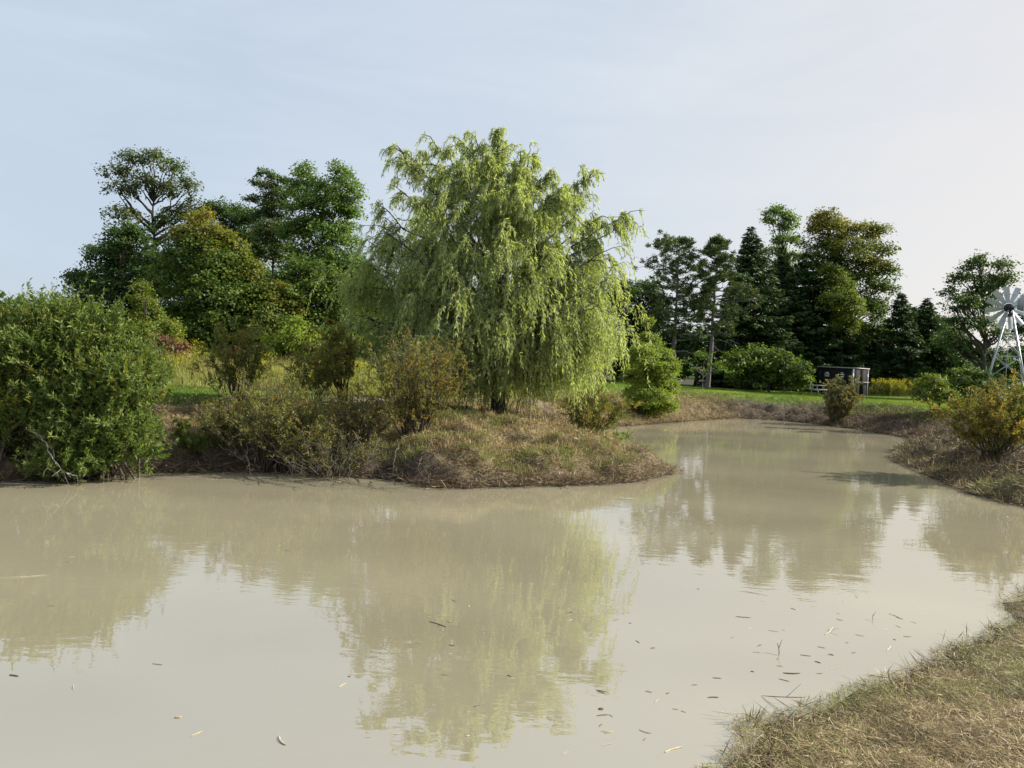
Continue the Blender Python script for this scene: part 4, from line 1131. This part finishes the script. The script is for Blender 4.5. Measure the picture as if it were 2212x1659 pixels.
# goldenrod clumps
def goldenrod(label, px, Y, w_, h_, n=26):
    base = ground_pt(*px, Y)
    t = thing('goldenrod', label, 'plant', base, 'goldenrod clumps in bloom')
    G = Geo()
    st = base + np.stack([rng.normal(size=n) * w_ * .4, rng.normal(size=n) * .3, np.zeros(n)], 1)
    st[:, 2] = hgt(st[:, 0], st[:, 1])
    en = st + np.stack([rng.normal(size=n) * .08, rng.normal(size=n) * .08, h_ * rng.uniform(.5, 1.15, n)], 1)
    B = bez(st, (st + en) / 2, en, 6, .02)
    G.tubes(B, np.linspace(.006, .003, 6)[None] * np.ones((n, 1)), 3)
    G.build('stem', TWIG, t)
    i = rng.integers(0, n, n * 46); u = rng.uniform(.1, .9, len(i))
    P = st[i] + (en - st)[i] * u[:, None] + rng.normal(size=(len(i), 3)) * .03
    D = rng.normal(size=P.shape) + (0, 0, -.2)
    leaves('foliage', LM['goldenrod'], t, P, D, rdir(len(i)), .12, .022)
    i = rng.integers(0, n, n * 38)
    P = en[i] + np.stack([rng.normal(size=len(i)) * .07, rng.normal(size=len(i)) * .07, rng.uniform(-.16, .1, len(i))], 1)
    leaves('flower', LM['goldenrod'], t, P, rdir(len(i)), rdir(len(i)), .05, .035, None, np.where(rng.random(len(i)) < .7, rng.uniform(.6, 1, len(i)), 0))
for lb, px, Yd, w_, h_ in (('bright goldenrod clump beside the reddish bush', (412, 800), 27.5, .8, 1.3), ('goldenrod behind the yellowish shrub', (570, 835), 25.5, .5, 1.0), ('small goldenrod behind the smaller open shrub', (690, 830), 25, .4, .85),
                           ('goldenrod tuft left of the brown and yellow shrub', (770, 800), 27, .4, 1.0), ('yellow goldenrod clump by the left shrub edge', (388, 825), 26, .4, .9), ('goldenrod tuft near the vine covered bush', (545, 800), 28, .4, .9)):
    goldenrod(lb, px, Yd, w_, h_)
goldenrod('wide yellow goldenrod patch right of the black dumpster', (1926, 850), 62, 2.6, 1.2, 110)

# ------------------------------------------------------------------ windmill
STEEL = noisemat('galvanised_steel', [(0.26, 0.28, 0.3), (0.38, 0.4, 0.43)], 6, rough=0.42, bump=0.05, metal=0.35, spec=0.5)
BLADE = noisemat('blade_sheet', [(0.3, 0.32, 0.34), (0.42, 0.44, 0.47)], 4, rough=0.45, bump=0.04, metal=0.2, spec=0.5)
BLACK = noisemat('black_iron', [(0.012, 0.012, 0.013), (0.03, 0.03, 0.032)], 8, rough=0.5, bump=0.05)
def windmill():
    D = 36.0
    hub = at(2185 - 2, 664, D)
    base = np.array((hub[0], hub[1], float(hgt(hub[0], hub[1])[0]) - 0.02))
    t = thing('windmill', 'galvanised steel pond windmill with twelve blades on a lattice tower', 'windmill', base)
    H = hub[2] - base[2]
    bw, tw_ = 1.02, 0.07
    yaw = rad(-29)
    ca, sa = math.cos(yaw), math.sin(yaw)
    def corner(i, z):
        q = bw + (tw_ - bw) * z / (H - 0.12)
        sx, sy = ((-1, -1), (1, -1), (1, 1), (-1, 1))[i % 4]
        return base + np.array(((sx * ca - sy * sa) * q, (sx * sa + sy * ca) * q, z))
    top = H - 0.12
    for i in range(4):
        G = Geo(); G.bar(corner(i, 0), corner(i, top), 0.045, 0.04); G.build('leg', STEEL, t)
    lv = [0.02, H - 3.28, H - 2.23, H - 1.19]
    for k, z in enumerate(lv[1:]):
        G = Geo()
        for i in range(4):
            G.bar(corner(i, z), corner(i + 1, z), 0.045, 0.03)
        G.build('girt', STEEL, t)
    for k in range(3):
        G = Geo()
        for i in range(4):
            G.bar(corner(i, lv[k] + 0.06), corner(i + 1, lv[k + 1] - 0.03), 0.04, 0.014)
            G.bar(corner(i + 1, lv[k] + 0.06), corner(i, lv[k + 1] - 0.03), 0.04, 0.014)
        G.build('cross_brace', STEEL, t)
    G = Geo(); G.tubes(np.array([base + (0, 0, 0.3), hub - (0, 0, 0.2)]), np.array([0.012, 0.012]), 6); G.build('pump_rod', STEEL, t)
    G = Geo()
    G.tubes(np.array([hub - (0, 0, 0.42), hub - (0, 0, 0.1)]), np.array([0.13, 0.04]), 8)
    G.build('tower_cap', BLACK, t)
    # wheel axis: faces away to the right, tail towards the camera
    ax = unit(np.array((0.27, 0.965, 0.0)))            # wheel side
    side = np.array((ax[1], -ax[0], 0)); up = np.array((0, 0, 1.0))
    wc = hub + ax * 0.28
    G = Geo(); G.box(hub + ax * 0.03, (0.1, 0.22, 0.11), [side, ax, up]); gb = G.build('gearbox', BLACK, t)
    G = Geo(); G.tubes(np.array([wc - ax * 0.05, wc - ax * 0.049, wc + ax * 0.05, wc + ax * 0.051]), np.array([0.02, 0.2, 0.2, 0.02]), 20); G.build('hub', BLACK, t)
    for k in range(12):
        th = (k + 0.3) * math.pi / 6
        r = side * math.cos(th) + up * math.sin(th)
        tg = -side * math.sin(th) + up * math.cos(th)
        w2 = unit(tg * math.cos(rad(28)) + ax * math.sin(rad(28)))
        nn_ = np.cross(r, w2)
        G = Geo()
        rows = []
        for rr_, wd_ in ((0.22, 0.07), (0.55, 0.115), (0.98, 0.13)):
            for q in (-1, -0.33, 0.33, 1):
                rows.append(wc + r * rr_ + w2 * wd_ * q + nn_ * 0.02 * (1 - q * q))
        V = np.array(rows)
        V = np.concatenate([V, V + nn_ * 0.004])
        F = []
        for a in range(2):
            for b in range(3):
                i0 = a * 4 + b
                F.append([i0, i0 + 1, i0 + 5, i0 + 4]); F.append([i0 + 12, i0 + 16, i0 + 17, i0 + 13])
        G.add(V, F); G.build('blade', BLADE, t)
    G = Geo()
    for a in (0.27, 0.62):
        th = np.linspace(0, 2 * math.pi, 49)
        G.tubes(wc - ax * 0.03 + a * (np.cos(th)[:, None] * side + np.sin(th)[:, None] * up), np.full(49, 0.008), 5)
    G.build('wheel_ring', STEEL, t)
    tdir = unit(np.array((-0.27, -0.965, 0.04)))
    G = Geo(); G.bar(hub, hub + tdir * 1.05, 0.05); G.build('tail_boom', STEEL, t)
    G = Geo()
    c_ = hub + tdir * 1.3
    tu = np.array((0, 0, 1.0)); tn = np.cross(tdir, tu)
    V = [c_ + tdir * a + tu * b for a, b in ((-0.42, -0.2), (0.42, -0.38), (0.42, 0.38), (-0.42, 0.2))]
    V = np.array(V + [v + tn * 0.006 for v in V])
    G.add(V, [[0, 1, 2, 3], [7, 6, 5, 4], [0, 4, 5, 1], [1, 5, 6, 2], [2, 6, 7, 3], [3, 7, 4, 0]])
    G.build('tail_vane', noisemat('vane_sheet', [(0.2, 0.21, 0.23), (0.3, 0.31, 0.33)], 4, rough=0.5, bump=0.04, metal=0.2), t)
windmill()

# ------------------------------------------------------------------ dumpster
DARKP = noisemat('dumpster_paint', [(0.006, 0.006, 0.007), (0.016, 0.015, 0.016)], 3, rough=0.85, bump=0.08, spec=0.08)
DOORP = noisemat('dumpster_door_paint', [(0.085, 0.087, 0.095), (0.14, 0.14, 0.15)], 3, rough=0.95, bump=0.08, spec=0.05)
RUST = noisemat('rail_steel', [(0.16, 0.14, 0.125), (0.26, 0.24, 0.22)], 5, rough=0.6, bump=0.1)
WHITE = noisemat('white_decal', [(0.62, 0.6, 0.58), (0.75, 0.73, 0.71)], 20, rough=0.6, bump=0)
def dumpster():
    D = 58.0
    s = D / F0
    A = at(1836, 868, D)                       # near corner between side and door end
    A[2] = float(hgt(A[0], A[1])[0]) + 0.04
    Hh = 60 * s
    e1 = unit(np.array((0.86, 0.51, 0)))       # along the door end
    e2 = unit(np.array((-0.51, 0.86, 0))) * 1.0
    e2 = unit(np.array((-0.62, 0.78, 0)))
    e1 = np.array((e2[1], -e2[0], 0))
    up = np.array((0, 0, 1.0))
    we, wl = 2.35, 2.7
    c = A + e1 * we / 2 + e2 * wl / 2
    t = thing('dumpster', 'black roll-off dumpster with a barred door end on the far lawn', 'dumpster', A + e1 * we / 2 + e2 * wl / 2)
    th = 0.04
    AX = [e1, e2, up]
    G = Geo()
    G.box(A + e1 * th + e2 * wl / 2 + up * Hh / 2, (th, wl / 2, Hh / 2), AX)
    G.box(A + e1 * (we - th) + e2 * wl / 2 + up * Hh / 2, (th, wl / 2, Hh / 2), AX)
    G.box(A + e1 * we / 2 + e2 * (wl - th) + up * Hh / 2, (we / 2 - 2 * th - .002, th, Hh / 2), AX)
    G.box(A + e1 * we / 2 + e2 * wl / 2 + up * 0.1, (we / 2 - 2 * th - .002, wl / 2 - 2 * th - .002, 0.05), AX)
    for k in range(7):
        G.box(A - e1 * 0.04 + e2 * (0.25 + k * (wl - 0.5) / 6) + up * (Hh / 2 - 0.06), (0.038, 0.05, Hh / 2 - 0.1), AX)
    G.build('body', DARKP, t)
    G = Geo()
    G.box(A - e1 * 0.02 + e2 * wl / 2 + up * (Hh + 0.04), (0.07, wl / 2, 0.038), AX)
    G.box(A + e1 * (we + 0.02) + e2 * wl / 2 + up * (Hh + 0.04), (0.07, wl / 2, 0.038), AX)
    G.box(A + e1 * we / 2 - e2 * 0.05 + up * (Hh + 0.042), (we / 2 + 0.09, 0.05, 0.04), AX)
    G.build('top_rail', RUST, t)
    for k in range(2):
        G = Geo()
        G.box(A + e1 * (we * (0.29 + 0.41 * k)) - e2 * 0.03 + up * (Hh / 2), (we * 0.19, 0.028, Hh / 2 - 0.05), AX)
        d = G.build('door', DARKP, t)
        G = Geo()
        for q in (0.28, 0.72):
            G.box(A + e1 * (we * (0.1 + 0.41 * k + 0.38 * q)) - e2 * 0.085 + up * (Hh / 2), (we * 0.062, 0.024, Hh / 2 - 0.08), AX)
        G.build('door_rib', DOORP, d)
    for k in (0, 1):
        G = Geo()
        G.box(A + e1 * (we * (0.045 + 0.91 * k)) - e2 * 0.04 + up * (Hh / 2), (we * 0.045, 0.038, Hh / 2 - 0.01), AX)
        G.build('corner_post', DOORP, t)
        c0 = A + e1 * (we * (0.045 + 0.91 * k)) - e2 * 0.084 + up * Hh * 0.8
        G = Geo()
        V = np.array([c0 + e1 * a + up * b for a, b in ((-.09, -.05), (.09, -.05), (.05, .03), (0, .1))])
        G.add(np.concatenate([V, V - e2 * .004]), [[3, 2, 1, 0], [4, 5, 6, 7]])
        G.box(c0 - up * .12, (.09, .003, .018), AX)
        G.build('decal', WHITE, t)
    G = Geo(); G.bar(A + e1 * we * 0.12 - e2 * 0.14 + up * Hh * 0.52, A + e1 * (we + 0.02) - e2 * 0.14 + up * Hh * 0.52, 0.045); G.build('latch_bar', RUST, t)
    for q in (0.27, 0.7):
        for z_, w_ in ((.82, .13), (.76, .21), (.69, .19)):
            G = Geo()
            G.box(A - e1 * 0.084 + e2 * wl * q + up * Hh * z_, (.004, w_, .022), AX)
            G.build('lettering', WHITE, t)
dumpster()

# picnic table beside the dumpster
WOODG = noisemat('weathered_wood', [(0.3, 0.29, 0.27), (0.46, 0.45, 0.43)], 6, stretch=(1, 6, 6), rough=0.8)
def picnic():
    D = 56.0
    b = ground_pt(1776, 852, D); b[2] += 0.03
    t = thing('picnic_table', 'pale grey wooden picnic table left of the black dumpster', 'table', b)
    th = rad(8)
    ex = np.array((math.cos(th), math.sin(th), 0)); ey = np.array((-math.sin(th), math.cos(th), 0)); ez = np.array((0, 0, 1.0))
    AX = [ex, ey, ez]
    G = Geo()
    for k in range(5):
        G.box(b + ey * (k - 2) * 0.155 + ez * 0.74, (0.92, 0.072, 0.02), AX)
    G.build('tabletop', WOODG, t)
    for sg in (-1, 1):
        G = Geo()
        for k in (0, 1):
            G.box(b + ey * sg * (0.66 + 0.15 * k) + ez * 0.44, (0.92, 0.07, 0.02), AX)
        G.build('bench', WOODG, t)
    for sx in (-1, 1):
        G = Geo()
        G.box(b + ex * sx * 0.6 + ez * 0.39, (0.02, 0.82, 0.03), AX)
        G.box(b + ex * sx * 0.56 + ez * 0.69, (0.02, 0.36, 0.03), AX)
        G.build('crossbeam', WOODG, t)
        for sy in (-1, 1):
            G = Geo(); G.bar(b + ex * sx * 0.58 + ey * sy * 0.62, b + ex * sx * 0.58 + ey * sy * 0.22 + ez * 0.7, 0.035, 0.09); G.build('leg', WOODG, t)
picnic()

# ------------------------------------------------------------------ floating debris
REED = noisemat('floating_reed', [(0.26, 0.21, 0.13), (0.45, 0.38, 0.26)], 20, rough=0.6)
STICK = noisemat('floating_stick', [(0.05, 0.035, 0.022), (0.13, 0.09, 0.06)], 20, rough=0.6)
def floater(px, L_, r, ang, mat, name, label, fork=0, lift=0.0, group='scraps floating on the pond'):
    L_, r = L_ * 0.72, r * 0.58
    c = onz(*px)
    d = np.array((math.cos(ang), math.sin(ang), 0))
    pv = np.array((-d[1], d[0], 0))
    G = Geo()
    t = np.linspace(-.5, .5, 6)
    P = c + d * (t * L_)[:, None] + pv * (0.06 * L_ * np.cos(t * 3) * rng.normal())[:, None] + np.array((0, 0, 1.0)) * (0.003 + lift * (t + .5))[:, None]
    rr = np.full(6, r); rr[0] = rr[-1] = r * .5
    G.tubes(P, rr, 6)
    for k in range(fork):
        e = P[3] + (d * .35 + pv * (rng.choice([-1, 1]) * .4)) * L_ * .6 + (0, 0, max(lift, .01))
        G.tubes(np.linspace(P[3], e, 4), np.linspace(r * .7, r * .3, 4), 5)
    return tag(G.build(name, mat, None, smooth=True), label, 'debris', group)
A_ = [((35, 1245), .75, .006, .35, REED, 'floating_reed', 'long straw floating near the left picture edge', 0, 0),
      ((610, 1600), .17, .011, -1.0, REED, 'floating_reed', 'fat pale reed stub floating at the lower left of centre', 0, 0),
      ((945, 1349), .28, .006, -.65, STICK, 'floating_stick', 'dark slanted twig floating in the willow reflection', 1, 0),
      ((1680, 1412), .15, .008, 1.4, STICK, 'floating_stick', 'upright dark stub of driftwood in the open water', 1, .07),
      ((1887, 1340), .16, .005, 1.1, STICK, 'floating_stick', 'bent dark twig floating furthest up near the right bank', 1, .05),
      ((1790, 1365), .32, .008, .9, REED, 'floating_reed', 'bent pale reed with a dark tip near the right bank', 1, .02),
      ((1710, 1454), .2, .007, .1, STICK, 'floating_stick', 'reddish brown stick floating by the near bank', 0, 0),
      ((1455, 1620), .2, .011, .55, REED, 'floating_reed', 'thick pale reed piece at the bottom next to the bank', 0, 0),
      ((1300, 1495), .12, .009, -.6, REED, 'floating_reed', 'curled tan leaf scrap right of the willow reflection', 1, .01),
      ((1298, 1532), .05, .014, .2, STICK, 'floating_stick', 'small dark clod floating below the curled tan scrap', 0, 0),
      ((1690, 1520), .45, .005, -.8, STICK, 'floating_reed', 'arching green brown reed leaf sticking out of the near bank', 1, .1),
      ((385, 1550), .06, .011, .3, REED, 'floating_reed', 'short cream reed stub at the lower left', 0, 0),
      ((30, 1460), .1, .009, -.2, STICK, 'floating_stick', 'short dark red stick at the left picture edge', 0, 0),
      ((1605, 1333), .2, .004, -.1, STICK, 'floating_stick', 'thin straight twig in the bright water left of the bent twigs', 0, 0),
      ((1920, 1400), .2, .007, .9, REED, 'floating_reed', 'pale reed blade slanting just off the right bank', 0, 0)]
for a in A_:
    floater(*a)
free = [(150, 1215), (340, 1435), (425, 1585), (905, 1390), (1030, 1525), (1190, 1555), (1330, 1340), (1345, 1450), (1670, 1363), (1770, 1455), (1740, 1416), (1960, 1375), (1640, 1395), (1175, 1550), (980, 1298),
        (975, 1395), (1010, 1590), (860, 1585), (700, 1290), (620, 1190), (520, 1150), (250, 1180), (460, 1235), (110, 1310), (1230, 1340), (1100, 1460), (1410, 1400), (1500, 1480), (1560, 1540), (2010, 1330), (1850, 1290), (740, 1480)]
for q in range(24):
    free.append((rng.uniform(20, 1950), 1075 + 420 * rng.random() ** 1.3))
nb_ = [tuple(onz(*p)[:2]) for p in near_px[3:]]
drift = []
for q in range(40):
    b_ = nb_[rng.integers(len(nb_))]
    drift.append((b_[0] - abs(rng.normal()) * .35 - .12, b_[1] + abs(rng.normal()) * .4 + .1))
for c_ in drift:
    p_ = np.array((*c_, 0.0))
    if shore_dist(p_[None, 0], p_[None, 1])[0] > -.05: continue
    v_ = Vector((c_[0], c_[1], -CH)); k_ = F0 / v_.dot(Fv)
    free.append((W0 / 2 + v_.dot(cR) * k_, H0 / 2 - v_.dot(cU) * k_))
for px in free:
    p_ = onz(*px)
    if shore_dist(p_[None, 0], p_[None, 1])[0] > -0.05:
        continue
    pale = rng.random() < .6
    floater(px, rng.uniform(.03, .13), rng.uniform(.002, .005), rng.uniform(-1.2, 1.2), REED if pale else STICK, 'floating_reed' if pale else 'floating_stick',
            'small pale reed scrap drifting on the muddy water' if pale else 'small dark twig scrap drifting on the muddy water', int(rng.random() < .25), 0)
for lb, px, L_, a_ in (('long pale reeds lying in the water at the left shrub foot', (50, 1046), 1.0, .05), ('pale reed floating along the foot of the left bank', (480, 1036), .8, .06), ('thin reed stem floating off the left bank', (560, 1031), .6, .15),
                       ('pale stalk lying in the shallows below the brown shrub', (960, 1053), .5, .1), ('reed floating beneath the tangled dead stems', (640, 1035), .5, -.08), ('short reed in the water below the bare shrub', (720, 1040), .4, .1)):
    floater(px, L_, .007, a_, REED, 'floating_reed', lb)
